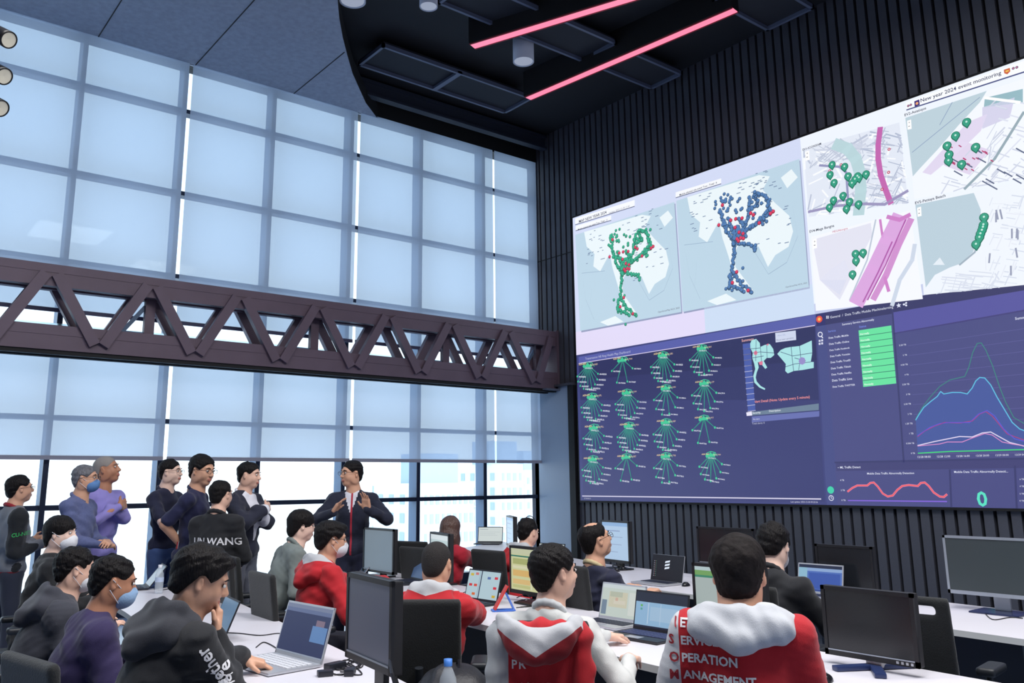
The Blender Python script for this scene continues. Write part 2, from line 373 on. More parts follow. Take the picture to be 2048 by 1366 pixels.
# --- upper left: two maps of the country
b = MB()
quad(b, ytop, ymid, zm, zt, (212, 220, 246), 1)
quad(b, ytop, ymid, zm, 4.06, (228, 220, 248), 2)
quad(b, 7.6, ymid, zm, 4.06, (206, 222, 244), 3)
cards = (((1151, 470), (1349, 404), (1363, 624), (1161, 662)), ((1353, 402), (1599, 318), (1618, 574), (1366, 624)))
for c4 in cards:
    poly(b, [(x+2, y+3) for x, y in c4], (150, 158, 190), 3); poly(b, c4, (190, 214, 230), 4)
def cmap(card):
    A, B_, C_, D_ = [np.array(W(*p)) for p in card]
    def f(u, v, lay): p = A*(1-u)*(1-v)+B_*u*(1-v)+C_*u*v+D_*(1-u)*v; return (-.0012*lay, p[1], p[2])
    return f
land = [[(.10, .0), (.12, .16), (.2, .26), (.18, .38), (.25, .45), (.30, .38), (.36, .30), (.38, .45), (.42, .62), (.44, .72), (.42, .85), (.5, .93), (.60, .95), (.55, .86), (.47, .72), (.47, .6), (.52, .52), (.58, .56), (.66, .60), (.70, .72), (.72, .78), (.78, .70), (.88, .66), (.92, .55), (.9, .42), (.80, .28), (.72, .15), (.78, .06), (.70, .02)],
        [(.86, .1), (.94, .06), (.98, .14), (.9, .2)], [(.22, .95), (.38, .92), (.46, .99), (.3, 1.0)]]
th = [(.36, .10), (.44, .06), (.5, .1), (.54, .22), (.5, .28), (.52, .34), (.6, .26), (.68, .16), (.76, .2), (.8, .3), (.74, .38), (.66, .42), (.6, .44), (.62, .5), (.68, .56), (.66, .6), (.58, .54), (.52, .52)]
for ci, (c4, dc) in enumerate(zip(cards, ((58, 176, 140), (84, 126, 180)))):
    f = cmap(c4)
    for pg in land: b.add([f(u, v, 5) for u, v in pg], [tuple(range(len(pg)))], em((236, 246, 250)))
    for k in range(60):   # little place names
        u, v = rnd.choice([(rnd.uniform(.1, .3), rnd.uniform(.02, .35)), (rnd.uniform(.55, .9), rnd.uniform(.04, .65)), (rnd.uniform(.5, .8), rnd.uniform(.0, .2))])
        p = f(u, v, 6); L = rnd.uniform(.03, .07); quad(b, p[1]+5.9, p[1]+5.9-L, p[2]+1.27, p[2]+1.27+.012, (120, 140, 170), 6)
    for pts in ([(.05, .42), (.3, .46)], [(.06, .5), (.08, .7), (.16, .92)], [(.62, .62), (.72, .84), (.86, .78), (.95, .6), (.93, .35)], [(.15, .6), (.12, .8)]):
        P = [f(u, v, 6) for u, v in pts]
        for p, q in zip(P, P[1:]):
            b.add([p, q, (q[0], q[1], q[2]+.008), (p[0], p[1], p[2]+.008)], [(0, 1, 2, 3)], em((150, 175, 200)))
    def dot(u, v, r, rgb, lay):
        p = f(u, v, lay); dk = tuple(int(c_*.62) for c_ in rgb)
        b.add([(p[0]+.0006, p[1]+(r+.008)*math.cos(PI*k/4), p[2]-.006+(r+.008)*math.sin(PI*k/4)) for k in range(8)], [tuple(range(8))], em(dk))
        b.add([(p[0], p[1]+r*math.cos(PI*k/4), p[2]+r*math.sin(PI*k/4)) for k in range(8)], [tuple(range(8))], em(rgb))
    chains = [[(.38, .22), (.42, .40), (.47, .50), (.47, .60), (.45, .70), (.42, .80), (.41, .90)], [(.44, .3), (.47, .42), (.5, .5)], [(.62, .2), (.60, .34), (.53, .46)], [(.66, .16), (.74, .2), (.76, .32), (.66, .40), (.54, .46)],
              [(.6, .28), (.68, .26), (.66, .14)], [(.5, .52), (.56, .55), (.63, .58), (.64, .64)], [(.45, .76), (.5, .86), (.56, .92), (.60, .96)], [(.42, .86), (.48, .90), (.54, .94)], [(.47, .46), (.47, .54), (.5, .48), (.56, .42)], [(.78, .34), (.70, .40), (.60, .42)], [(.52, .32), (.56, .40)], [(.4, .34), (.48, .38)]]
    nd = 0
    for ch in chains:
        for p, q in zip(ch, ch[1:]):
            n = max(2, int(math.hypot(q[0]-p[0], q[1]-p[1])/.013))
            for k in range(n):
                t_ = k/n; dot(p[0]+(q[0]-p[0])*t_+rnd.uniform(-.008, .008), p[1]+(q[1]-p[1])*t_+rnd.uniform(-.008, .008), .024, dc, 8+nd % 5); nd += 1
    for k in range(70):
        u, v = rnd.uniform(.50, .78), rnd.uniform(.16, .44)
        if abs(math.sin(u*42)*math.cos(v*38)) > .45 and v < .50-.55*abs(u-.62): dot(u, v, .022, dc, 9)
    for k in range(34): dot(.47+.1*rnd.random(), .36+.13*rnd.random(), .022, dc, 9)
    for k in range(26): dot(rnd.gauss(.42, .04), rnd.gauss(.16, .045), .02, dc, 8)
    for k in range(8): dot(rnd.gauss(.46, .04), rnd.gauss(.82, .06), .02, dc, 8)
    for u, v in ((.40, .17), (.46, .32), (.5, .32), (.55, .33), (.49, .39), (.52, .44), (.55, .46), (.5, .49), (.53, .49), (.51, .51), (.64, .33), (.68, .41), (.79, .35), (.77, .36), (.62, .31), (.36, .33), (.48, .76), (.44, .84), (.56, .93), (.55, .5)): dot(u, v, .022, (226, 62, 98), 14)
    p0 = c4[2]; write(b, 'OpenStreetMap NCX, 2023', (p0[0]-46, p0[1]+2), (p0[0]-3, p0[1]-6), (90, 90, 110), 9)
def tab(x0, y0, x1, y1, h, s, ts, rgb=(248, 250, 255)):
    poly(b, [(x0, y0), (x1, y1), (x1, y1+h), (x0, y0+h)], rgb, 7); poly(b, [(x0, y0+h), (x1, y1+h), (x1, y1+h+1.5), (x0, y0+h+1.5)], (90, 96, 130), 6)
    write(b, s, *ts, (30, 34, 60), 9, bold=.01)
tab(1151, 437, 1270, 400, 12, 'MAP NEW YEAR 2024', ((1159, 446), (1214, 430)))
write(b, 'Update: 2023-12-30 11:41', (1219, 428), (1260, 413), (110, 110, 130), 9)
tab(1152, 452, 1223, 431, 9, 'Mobile physical site event True : Total : 11', ((1157, 461), (1216, 443)))
tab(1352, 385, 1443, 357, 10, 'Mobile physical site event True : Total : 6', ((1360, 392), (1435, 369)))
b.build('country_maps', wall)

# --- upper right: four city maps
b = MB()
quad(b, ymid, ybot, zm, zt, (240, 246, 255), 1)
quad(b, ymid, ybot, zm, 3.80, (196, 204, 234), 2)
poly(b, [(1812, 205), (2100, 104), (2100, 126), (1813, 219)], (250, 252, 255), 3); poly(b, [(1813, 219), (2100, 126), (2100, 129), (1813, 221.5)], (70, 78, 130), 3)
write(b, 'New year 2024 event monitoring', (1842, 205), (2003, 148), (40, 50, 90), 5, bold=.01)
def badge(x, y, r, c1, c2): disc(b, x, y, r, c1, 5, 8); disc(b, x, y, r*.5, c2, 6, 6)
poly(b, [(1829, 203), (1839, 199), (1840, 210), (1830, 214)], (60, 44, 120), 5); disc(b, 1834.5, 207, .018, (240, 170, 120), 6)
for x, y in ((1817, 212), (1822, 210), (2027, 137), (2034, 135)): badge(x, y, .016, (90, 92, 120), (230, 120, 160))
poly(b, [(2008, 140), (2020, 136), (2021, 143), (2015, 149), (2009, 147)], (206, 96, 60), 5); poly(b, [(2011, 142), (2018, 140), (2018, 143), (2012, 145)], (240, 200, 90), 6)
def city(c4, bgc, name, ns, water=()):
    poly(b, c4, bgc, 3); write(b, name, *ns, (40, 46, 66), 6, bold=.012)
    for wpg, wc in water: poly(b, wpg, wc, 4)
    x, y = c4[0]; 
    poly(b, [(x+4, y+6), (x+12, y+3.5), (x+13, y+22), (x+5, y+24)], (255, 255, 255), 9)
    write(b, '+', (x+7, y+12), (x+10, y+11), (60, 60, 80), 10); write(b, '-', (x+7, y+20), (x+10, y+19), (60, 60, 80), 10)
def inq(c4, u, v):
    A, B_, C_, D_ = [np.array(p, float) for p in c4]; return tuple(A*(1-u)*(1-v)+B_*u*(1-v)+C_*u*v+D_*(1-u)*v)
def streets(c4, n, rgbs, wd, reg=(0, 1, 0, 1), ang=None, lay=5, ln=(.05, .25)):
    for k in range(n):
        u, v = rnd.uniform(reg[0], reg[1]), rnd.uniform(reg[2], reg[3]); a = (ang if ang is not None else rnd.choice((.3, .3+PI/2, -.4, 1.2)))+rnd.choice((0, PI/2))*(ang is not None)+rnd.uniform(-.08, .08); L = rnd.uniform(*ln)
        u2, v2 = min(reg[1], max(reg[0], u+L*math.cos(a))), min(reg[3], max(reg[2], v+L*math.sin(a)))
        line(b, [inq(c4, u, v), inq(c4, u2, v2)], wd*rnd.uniform(.6, 1.3), rnd.choice(rgbs), lay)
def pin(x, y):
    p = W(x, y, 11)
    for r, rgb, dz, l in ((.052, (22, 110, 88), 0, .001), (.042, (54, 160, 130), .004, 0)):
        vs = [(p[0]+l, p[1]+r*math.cos(a), p[2]+dz+r*math.sin(a)) for a in [PI/6*k-PI/3 for k in range(11)]]
        vs = [(p[0]+l, p[1], p[2]+dz-r*1.5)]+[(p[0]+l, p[1]+r*math.cos(a), p[2]+dz+r*math.sin(a)) for a in [-PI/6+PI*4/3*k/9 for k in range(10)]]
        b.add(vs, [tuple(range(len(vs)))], em(rgb))
    disc(b, x, y-1, .013, (200, 236, 226), 13, 6)
E1 = ((1607, 298), (1799, 245), (1817, 405), (1618, 434))
city(E1, (228, 234, 246), 'EV1-ICONSIAM', ((1606, 302), (1643, 289)))
streets(E1, 90, ((250, 252, 255), (206, 212, 228), (188, 196, 216), (250, 252, 255)), .022); streets(E1, 60, ((198, 204, 222), (176, 186, 208)), .014, (.55, 1, 0, 1), .5); streets(E1, 50, ((190, 198, 216),), .012, (.05, .6, 0, .3), .9)
line(b, [(1672, 289), (1696, 298), (1712, 318), (1720, 345), (1722, 380), (1718, 425)], .15, (186, 214, 220), 6)
line(b, [(1761, 257), (1757, 290), (1757, 318), (1762, 350), (1772, 380), (1782, 406)], .07, (196, 104, 176), 7)
line(b, [(1640, 331), (1680, 334), (1693, 345), (1697, 400)], .03, (150, 150, 190), 7)
line(b, [(1618, 424), (1672, 412), (1730, 408), (1770, 409), (1816, 382)], .035, (156, 150, 190), 7); line(b, [(1668, 413), (1678, 402), (1700, 400)], .03, (150, 150, 190), 7)
for x, y in ((1665, 330), (1690, 334), (1661, 350), (1697, 353), (1716, 353), (1733, 349), (1711, 359), (1719, 356), (1705, 367), (1669, 366), (1687, 392), (1668, 401), (1700, 404), (1660, 415), (1694, 418), (1718, 409)): pin(x, y)
for x, y in ((1683, 330), (1660, 342), (1779, 299), (1778, 345), (1765, 379)): disc(b, x, y, .02, (190, 40, 80), 9); disc(b, x, y, .01, (240, 220, 230), 10)
E2 = ((1811, 236), (2100, 140), (2100, 345), (1829, 398))
city(E2, (244, 248, 255), 'EV2-Asiatique', ((1810, 233), (1853, 218)), ((((1811, 236), (1974, 182), (1960, 205), (1918, 250), (1875, 300), (1842, 335), (1826, 353)), (190, 210, 220)), (((1970, 196), (2046, 178), (2046, 205), (1968, 215)), (150, 186, 196)), (((1935, 245), (1975, 228), (1962, 262), (1925, 298), (1862, 350), (1845, 345)), (226, 216, 240)), (((1965, 215), (2030, 195), (2020, 235), (1965, 258)), (214, 212, 236)), (((1880, 320), (1920, 280), (1980, 300), (1940, 350), (1890, 332)), (226, 214, 238))))
streets(E2, 40, ((206, 212, 228), (222, 226, 240)), .014, (.55, 1, .1, 1), .7); streets(E2, 30, ((208, 214, 230),), .012, (.2, .9, .5, 1), .7)
for k in range(16): x, y = rnd.uniform(1900, 1990), rnd.uniform(285, 340); line(b, [(x, y), (x+5, y+3)], .012, (180, 60, 110), 8)
for k in range(14): x, y = rnd.uniform(1900, 2040), rnd.uniform(300, 380)-10; line(b, [(x, y), (x+16, y+9)], .014, (90, 100, 130), 8)
line(b, [(1930, 378), (1990, 318), (2048, 225)], .03, (150, 170, 180), 7); line(b, [(1970, 196), (2040, 205)], .03, (255, 255, 255), 7)
for a_, b2_ in (((1825, 305), (1960, 195)), ((1880, 250), (1905, 205))): line(b, [a_, b2_], .008, (140, 160, 190), 6)
for x, y in ((1934, 245), (1912, 272), (1895, 292), (1952, 295), (1899, 310), (1898, 322), (1924, 329)): pin(x, y)
E4 = ((1622, 474), (1820, 421), (1846, 598), (1632, 622))
city(E4, (246, 248, 255), 'EV4-Mega Bangna', ((1620, 466), (1669, 452)), ((((1625, 480), (1742, 446), (1745, 470), (1700, 560), (1680, 600), (1640, 560)), (228, 228, 242)), (((1660, 540), (1690, 520), (1700, 545), (1680, 590), (1640, 560)), (214, 218, 238))))
write(b, 'MEGAbangna', (1666, 466), (1696, 458), (190, 70, 110), 7)
line(b, [(1716, 602), (1748, 540), (1776, 482), (1798, 438)], .20, (220, 168, 224), 7); line(b, [(1748, 597), (1773, 550), (1798, 490), (1822, 440)], .08, (210, 146, 208), 7)
for q in ([(1736, 600), (1772, 530), (1812, 440)], [(1727, 604), (1757, 545), (1785, 484)]): line(b, q, .018, (176, 90, 170), 8)
line(b, [(1761, 440), (1766, 475)], .03, (206, 130, 200), 7); line(b, [(1770, 555), (1778, 582)], .04, (206, 130, 200), 7); line(b, [(1776, 434), (1800, 440), (1820, 430)], .05, (206, 130, 200), 8)
line(b, [(1785, 610), (1800, 560), (1825, 520), (1830, 490)], .05, (206, 216, 232), 6); line(b, [(1700, 600), (1735, 520), (1752, 440)], .02, (190, 200, 216), 6)
for x, y in ((1712, 508), (1727, 506), (1713, 522), (1706, 549)): pin(x, y)
E5 = ((1831, 410), (2100, 350), (2100, 565), (1848, 590))
city(E5, (240, 245, 252), 'EV5-Pattaya Beach', ((1831, 409), (1892, 396)), ((((1831, 410), (1948, 386), (1962, 420), (1960, 470), (1946, 505), (1920, 528), (1900, 535), (1870, 550), (1852, 575)), (188, 208, 220)), (((1866, 530), (1880, 515), (1890, 530)), (240, 245, 252))))
streets(E5, 110, ((222, 228, 240), (212, 219, 234), (230, 234, 244)), .010, (.5, 1, .05, .98), .35, ln=(.03, .14)); streets(E5, 30, ((216, 222, 236),), .012, (.1, .6, .8, 1), .3)
for k in range(9): x, y = rnd.uniform(1975, 2040), rnd.uniform(400, 540); line(b, [(x, y), (x+rnd.uniform(-3, 5), y+18)], .018, (150, 156, 180), 8)
line(b, [(1920, 530), (1950, 505), (1966, 470)], .02, (160, 176, 190), 8)
for x, y in ((1969, 435), (1968, 450), (1967, 455), (1965, 461), (1962, 468), (1960, 475), (1953, 489)): pin(x, y)
b.build('city_maps', wall)

# --- lower left: ring dashboard
NV = (62, 66, 122)
b = MB()
quad(b, ytop, ymid, zb_, zm, NV, 1)
poly(b, [(1157, 714), (1631, 629), (1632, 650), (1158, 727)], (88, 94, 168), 2)
poly(b, [(1158, 727), (1630, 650), (1650, 1004), (1167, 1001)], (58, 61, 114), 2); poly(b, [(1158, 727), (1630, 650), (1638, 800), (1161, 800)], (50, 53, 102), 3); poly(b, [(1158, 727), (1630, 650), (1634, 720), (1159, 760)], (44, 46, 92), 4)
line(b, [(1158, 727), (1630, 651)], .012, (210, 200, 230), 5)
line(b, [(1165, 992), (1642, 998)], .016, (210, 206, 230), 3)
write(b, 'Transmission NE Ring Health Map Dashboard', (1171, 720), (1261, 704), (190, 194, 224), 4)
write(b, 'E-TRANSCO', (1169, 998), (1182, 998), (200, 200, 220), 4); write(b, 'Last update: 2023-12-30 09:23:26', (1582, 1005), (1636, 1006), (210, 210, 230), 4)
fans = [(1176, 730, 'RSD', 46, 9), (1245, 719, 'TNN', 46, 4), (1326, 709, 'SRI', 52, 9), (1404, 695, 'BLK', 52, 8),
        (1184, 792, 'KPL', 46, 9), (1254, 784, 'CSW', 50, 9), (1332, 775, 'CMN', 52, 6), (1409, 765, 'LTP', 54, 7),
        (1188, 854, 'PDL', 46, 8), (1258, 850, 'PSN', 50, 10), (1332, 843, 'RSP', 54, 8), (1408, 836, 'PTT', 50, 4),
        (1186, 917, 'HDN', 46, 8), (1253, 913, 'SRT', 48, 4), (1332, 911, 'TYB', 52, 6), (1422, 909, 'TNN', 50, 7)]
GR = (66, 200, 150)
for (x, y, nm, L, n) in fans:
    write(b, 'AGN-'+nm, (x-18, y+1), (x-3, y-2), (240, 214, 160), 6, bold=.015)
    write(b, 'AGN-'+nm, (x+5, y+2), (x+20, y), (232, 206, 176), 6)
    for k in range(n):
        a = -62+k*124/(n-1); a = math.radians(a); l = L*(.45+.55*math.cos(a)**.7 if math.cos(a) > 0 else .45)
        ex, ey = x+math.sin(a)*l*.66, y+math.cos(a)*l*.98+4-math.sin(a)*3
        line(b, [(x, y), (ex, ey)], .010, (52, 150, 130), 6); line(b, [(x+2, y), (ex, ey)], .007, (52, 150, 130), 6); disc(b, ex, ey, .018, GR, 7)
        write(b, 'AN-%s%02d' % (nm, k*3+1), (ex+3, ey+2), (ex+17, ey+1.2), (232, 236, 250), 8, bold=.02, slope=.12)
    poly(b, [(x, y-5), (x+7, y+4), (x-7, y+5)], GR, 8); disc(b, x-7, y+3, .03, GR, 5); disc(b, x+6, y+1, .03, GR, 5)
    line(b, [(x-10, y+4), (x-8, y-3), (x, y-6), (x+9, y-4), (x+13, y+3)], .01, GR, 5)
    if n > 5: write(b, 'AN-%s12' % nm, (x-5, y+8), (x+10, y+7), (230, 234, 246), 7, bold=.01, slope=.1)
write(b, 'Summary', (1484, 684), (1508, 679), (240, 180, 176), 5, bold=.01)
for k, s in enumerate(('CPE', 'PDU', 'MSN', 'MUX', 'CDN', 'KTT', 'SBT', 'SUV', 'FCT', 'SRN', 'TTS', 'TTT')):
    x = 1486+k*.9; y = 688+k*11.3; poly(b, [(x, y), (x+15, y-2), (x+15.5, y+8), (x+.5, y+10)], (74, 92, 168), 6); line(b, [(x, y+10.5), (x+15.5, y+8.5)], .008, (190, 190, 220), 4)
    write(b, s, (x+4, y+6.5), (x+11, y+5.5), (214, 222, 244), 5)
poly(b, [(1493, 825), (1504, 823), (1505, 831), (1494, 832)], (236, 232, 250), 5)
TH = [(1499, 692), (1504, 680), (1513, 678), (1520, 686), (1521, 694), (1530, 690), (1540, 688), (1547, 698), (1549, 710), (1542, 716), (1534, 716), (1528, 722), (1535, 735), (1531, 738), (1523, 728), (1516, 724), (1518, 735), (1514, 745), (1512, 755), (1514, 763), (1522, 772), (1531, 777), (1530, 780), (1519, 775), (1509, 765), (1507, 752), (1511, 738), (1509, 728), (1505, 716), (1506, 706)]
tm = [0, 1, 2, 3]; poly(b, TH, (170, 226, 228), 5)
for q in ([(1506, 706), (1521, 704), (1549, 706)], [(1505, 716), (1528, 712)], [(1513, 680), (1512, 722)], [(1521, 690), (1524, 724)], [(1534, 690), (1535, 716)], [(1499, 698), (1521, 696)]): line(b, q, .007, (60, 70, 110), 7)
poly(b, [(1533, 689), (1538, 687), (1537, 692)], (226, 120, 150), 7); poly(b, [(1518, 724), (1526, 722), (1526, 730), (1520, 730)], (226, 120, 150), 7); disc(b, 1512, 706, .03, (226, 120, 150), 7)
BK = [(1555, 708), (1562, 700), (1571, 696), (1582, 694), (1600, 692), (1624, 681), (1625, 706), (1622, 724), (1628, 724), (1628, 736), (1606, 740), (1588, 742), (1576, 747), (1571, 742), (1572, 728), (1562, 716)]
poly(b, BK, (170, 226, 228), 5)
for q in ([(1583, 694), (1585, 716), (1588, 742)], [(1562, 704), (1586, 712), (1625, 706)], [(1571, 734), (1590, 728), (1622, 724)], [(1600, 692), (1602, 716), (1598, 740)], [(1590, 716), (1612, 722)]): line(b, q, .007, (60, 70, 110), 7)
disc(b, 1605, 722, .05, (150, 140, 200), 8)
poly(b, [(1551, 666), (1592, 661), (1593, 680), (1552, 685)], (206, 214, 236), 6); write(b, 'Alert 1DL', (1556, 673), (1572, 671), (150, 160, 200), 8); write(b, 'Mouse over a province', (1554, 682), (1588, 677), (80, 84, 120), 8)
write(b, 'Alert Detail (Note: Update every 5 minute)', (1508, 806), (1620, 795), (240, 150, 150), 5, bold=.012)
poly(b, [(1504, 824), (1638, 807), (1638, 820), (1504, 831)], (108, 128, 150), 4); poly(b, [(1504, 833), (1639, 822), (1639, 833), (1504, 845)], (104, 112, 176), 4)
write(b, 'Severity', (1506, 828), (1522, 826), (230, 236, 244), 6, bold=.01); write(b, 'Description', (1539, 824), (1562, 822), (230, 236, 244), 6, bold=.01)
write(b, 'No alert', (1507, 840), (1520, 839), (220, 224, 240), 6); write(b, 'Total alerts: 0', (1505, 849), (1530, 848), (196, 200, 224), 6)
b.build('ring_dashboard', wall)

# --- lower right: traffic dashboard
b = MB()
quad(b, ymid, ybot, zb_, zm, (74, 76, 130), 1)
poly(b, [(1632, 629), (2100, 545), (2100, 574), (1633, 653)], (54, 54, 100), 2)
poly(b, [(1632, 629), (1650, 626), (1676, 1010), (1654, 1010)], (70, 76, 132), 2)
poly(b, [(1785, 625), (2100, 572), (2100, 610), (1787, 667)], (86, 84, 158), 3)
for q in ([(1785, 618), (1808, 925)], [(1670, 925), (2100, 916)], [(1900, 940), (1903, 1014)], [(2030, 932), (2034, 1016)]): line(b, q, .02, (58, 60, 108), 4)
line(b, [(1788, 667), (2100, 612)], .014, (66, 62, 120), 4); poly(b, [(1672, 926), (2100, 918), (2100, 935), (1673, 942)], (66, 66, 116), 3)
disc(b, 1639, 638.5, .045, (230, 80, 60), 5, 10); disc(b, 1639, 638.5, .022, (250, 190, 90), 6, 8)
def ring(x, y, r, wd, rgb, n=14):
    c_ = W(x, y, 6); vs = []
    for k in range(n): a = 2*PI*k/n; vs += [(c_[0], c_[1]+r*math.cos(a), c_[2]+r*math.sin(a)), (c_[0], c_[1]+(r-wd)*math.cos(a), c_[2]+(r-wd)*math.sin(a))]
    b.add(vs, [(2*k, 2*((k+1) % n), 2*((k+1) % n)+1, 2*k+1) for k in range(n)], em(rgb))
ring(1641, 669, .035, .012, (226, 228, 244)); line(b, [(1643, 672), (1646, 676)], .014, (226, 228, 244), 6)
for x, y in ((1640, 682), (1645, 681), (1640, 688), (1645, 687)): poly(b, [(x-2, y-2), (x+1.6, y-2.5), (x+1.8, y+1.6), (x-1.8, y+2)], (214, 216, 236), 6)
disc(b, 1662, 980, .045, (66, 206, 170), 6, 12); ring(1663, 996, .035, .010, (214, 216, 236)); line(b, [(1663, 993), (1663, 996), (1665, 997)], .008, (214, 216, 236), 7)
for k in range(4): poly(b, [(1653+(k % 2)*3, 632+(k//2)*3), (1655+(k % 2)*3, 631.5+(k//2)*3), (1655+(k % 2)*3, 634+(k//2)*3), (1653+(k % 2)*3, 634.5+(k//2)*3)], (226, 228, 244), 6)
WH = (226, 230, 248)
write(b, 'General  /  Data Traffic Mobile Machinelerning', (1661, 637), (1787, 615), WH, 6)
write(b, 'Summary Service Abnormally', (1685, 651), (1749, 641), WH, 6, bold=.01)
for k in range(5): a0 = PI/2+k*2*PI/5
st = W(1798, 611, 6); sp_ = [(st[0], st[1]+(.032 if k % 2 == 0 else .014)*math.cos(PI/2+k*PI/5), st[2]+(.032 if k % 2 == 0 else .014)*math.sin(PI/2+k*PI/5)) for k in range(10)]
b.add(sp_, [tuple(range(10))], em(WH)); disc(b, 1808, 609, .012, WH, 6); disc(b, 1813, 606, .012, WH, 6); disc(b, 1813, 611, .012, WH, 6); line(b, [(1813, 606), (1808, 609), (1813, 611)], .008, WH, 6)
write(b, 'Service', (1657, 665), (1672, 662), (120, 140, 226), 6, bold=.01); write(b, 'Status', (1719, 656), (1733, 653), (120, 140, 226), 6, bold=.01)
names = ['Mobile', 'Online', 'Facebook', 'Youtube', 'TrueID', 'Tiktok', 'Netflix', 'Line', 'TWITTER']
TLc, TRc, BRc, BLc = (1717.5, 661), (1783, 651), (1793, 767), (1727, 774)
poly(b, [TLc, TRc, BRc, BLc], (104, 226, 160), 5)
for k, s in enumerate(names):
    u = (k+.78)/9; L = inq((TLc, TRc, BRc, BLc), 0.04, u); R = inq((TLc, TRc, BRc, BLc), .32, u-.02)
    write(b, 'Normally', L, R, (240, 255, 246), 7, bold=.012)
    if k: line(b, [inq((TLc, TRc, BRc, BLc), 0, k/9), inq((TLc, TRc, BRc, BLc), 1, k/9)], .008, (60, 130, 110), 7)
    x = 1658+k*1.0; y = 678+k*12.2; write(b, 'Data Traffic '+s, (x, y), (x+(40 if k < 8 else 45), y-4.5+k*.2), WH, 6, bold=.01)
for k, s in enumerate(('5.50 TB', '5 TB', '4.50 TB', '4 TB', '3.50 TB', '3 TB', '2.50 TB', '2 TB', '1.50 TB', '1 TB', '0.500 TB', '0 TB')):
    x = 1812+k*1.6; y = 692.5+k*19.6; write(b, s, (x-2*len(s)+1, y), (x+1, y-1), WH, 6)
    line(b, [(x+5, y-1), (2100, y-1-(2100-x)*(.145-.0125*k))], .006, (92, 92, 150), 3)
for k, s in enumerate(('12/28 08:00', '12/28 12:00', '12/28 16:00', '12/28 20:00', '12/29 00:00', '12/29 04:00')):
    x = 1836+k*39; write(b, s, (x, 916-k*.9), (x+26, 915-k*.9), WH, 6)
fill = [(1832, 840), (1838, 830), (1848, 815), (1862, 803), (1875, 793), (1882, 783), (1888, 788), (1905, 785), (1922, 785), (1935, 788), (1945, 776), (1952, 762), (1960, 755), (1970, 756), (1982, 770), (1995, 795), (2010, 820), (2025, 845), (2040, 858), (2056, 864)]
b.add([W(x, y, 4) for x, y in fill]+[W(2056, 900, 4), W(1836, 905, 4)], [tuple(range(len(fill)+2))], em((70, 88, 156)))
line(b, fill, .011, (96, 190, 226), 6)
line(b, [(1832, 838), (1845, 815), (1862, 793), (1880, 773), (1900, 760), (1930, 753), (1938, 735), (1946, 705), (1955, 687), (1963, 686), (1972, 700), (1985, 730), (2000, 775), (2012, 805), (2028, 835), (2050, 848)], .010, (62, 130, 128), 5)
line(b, [(1836, 873), (1850, 862), (1870, 852), (1890, 845), (1920, 846), (1945, 842), (1960, 828), (1972, 823), (1985, 832), (2000, 850), (2015, 868), (2048, 880)], .010, (160, 66, 130), 6)
line(b, [(1836, 871), (1860, 855), (1880, 847), (1900, 845), (1940, 845), (1958, 828), (1975, 821), (1990, 832), (2008, 858), (2030, 878), (2056, 884)], .010, (90, 90, 210), 6)
line(b, [(1836, 891), (1870, 883), (1890, 879), (1920, 873), (1945, 874), (1965, 866), (1982, 864), (2000, 874), (2020, 885), (2056, 894)], .011, (224, 212, 240), 6)
line(b, [(1836, 892), (1880, 888), (1895, 884), (1925, 884), (1945, 876), (1970, 867), (1985, 870), (2005, 884), (2025, 888), (2056, 893)], .009, (214, 140, 200), 6)
line(b, [(1837, 906.5), (1900, 903), (2056, 899)], .012, (66, 214, 120), 6)
write(b, 'Summary', (2031, 640), (2062, 634), WH, 6, bold=.01)
write(b, '~ ML Traffic Detect', (1676, 937), (1722, 936), WH, 6, bold=.01)
write(b, 'Mobile Data Traffic Abnormally Detection', (1735, 949), (1829, 948.5), WH, 6, bold=.008)
write(b, 'Mobile Data Traffic Abnormally Detecti...', (1909, 946), (2017, 946.5), WH, 6, bold=.008)
for s, y in (('4 TB', 962), ('2 TB', 982), ('0 TB', 1002)): write(b, s, (1681+(y-962)*.07, y), (1689+(y-962)*.07, y), WH, 6)
red = [(1696, 983), (1705, 976), (1715, 971), (1735, 971), (1741, 966), (1748, 965), (1756, 973), (1766, 987), (1776, 993), (1786, 991), (1795, 980), (1805, 972), (1818, 970), (1836, 972), (1842, 966), (1850, 965), (1858, 972), (1868, 985), (1880, 993), (1888, 994), (1894, 989)]
line(b, red, .024, (226, 130, 170), 5); line(b, red, .014, (238, 96, 100), 6)
line(b, [(1697, 1001), (1894, 1003)], .014, (130, 100, 214), 6)
_v = W(1956, 1012, 7); _t = W(1980, 983, 7); vs, fs, tw = text_geo('0', .02); kk = (_t[2]-_v[2])/.70
b.add([(_v[0], _v[1]-x*kk, _v[2]+y*kk) for x, y in vs], fs, em((92, 226, 196)))
for s, y in (('6 TB', 960), ('4 TB', 974), ('2 TB', 989), ('0 TB', 1003)): write(b, s, (2040, y), (2049, y), WH, 6)
b.build('traffic_dashboard', wall)

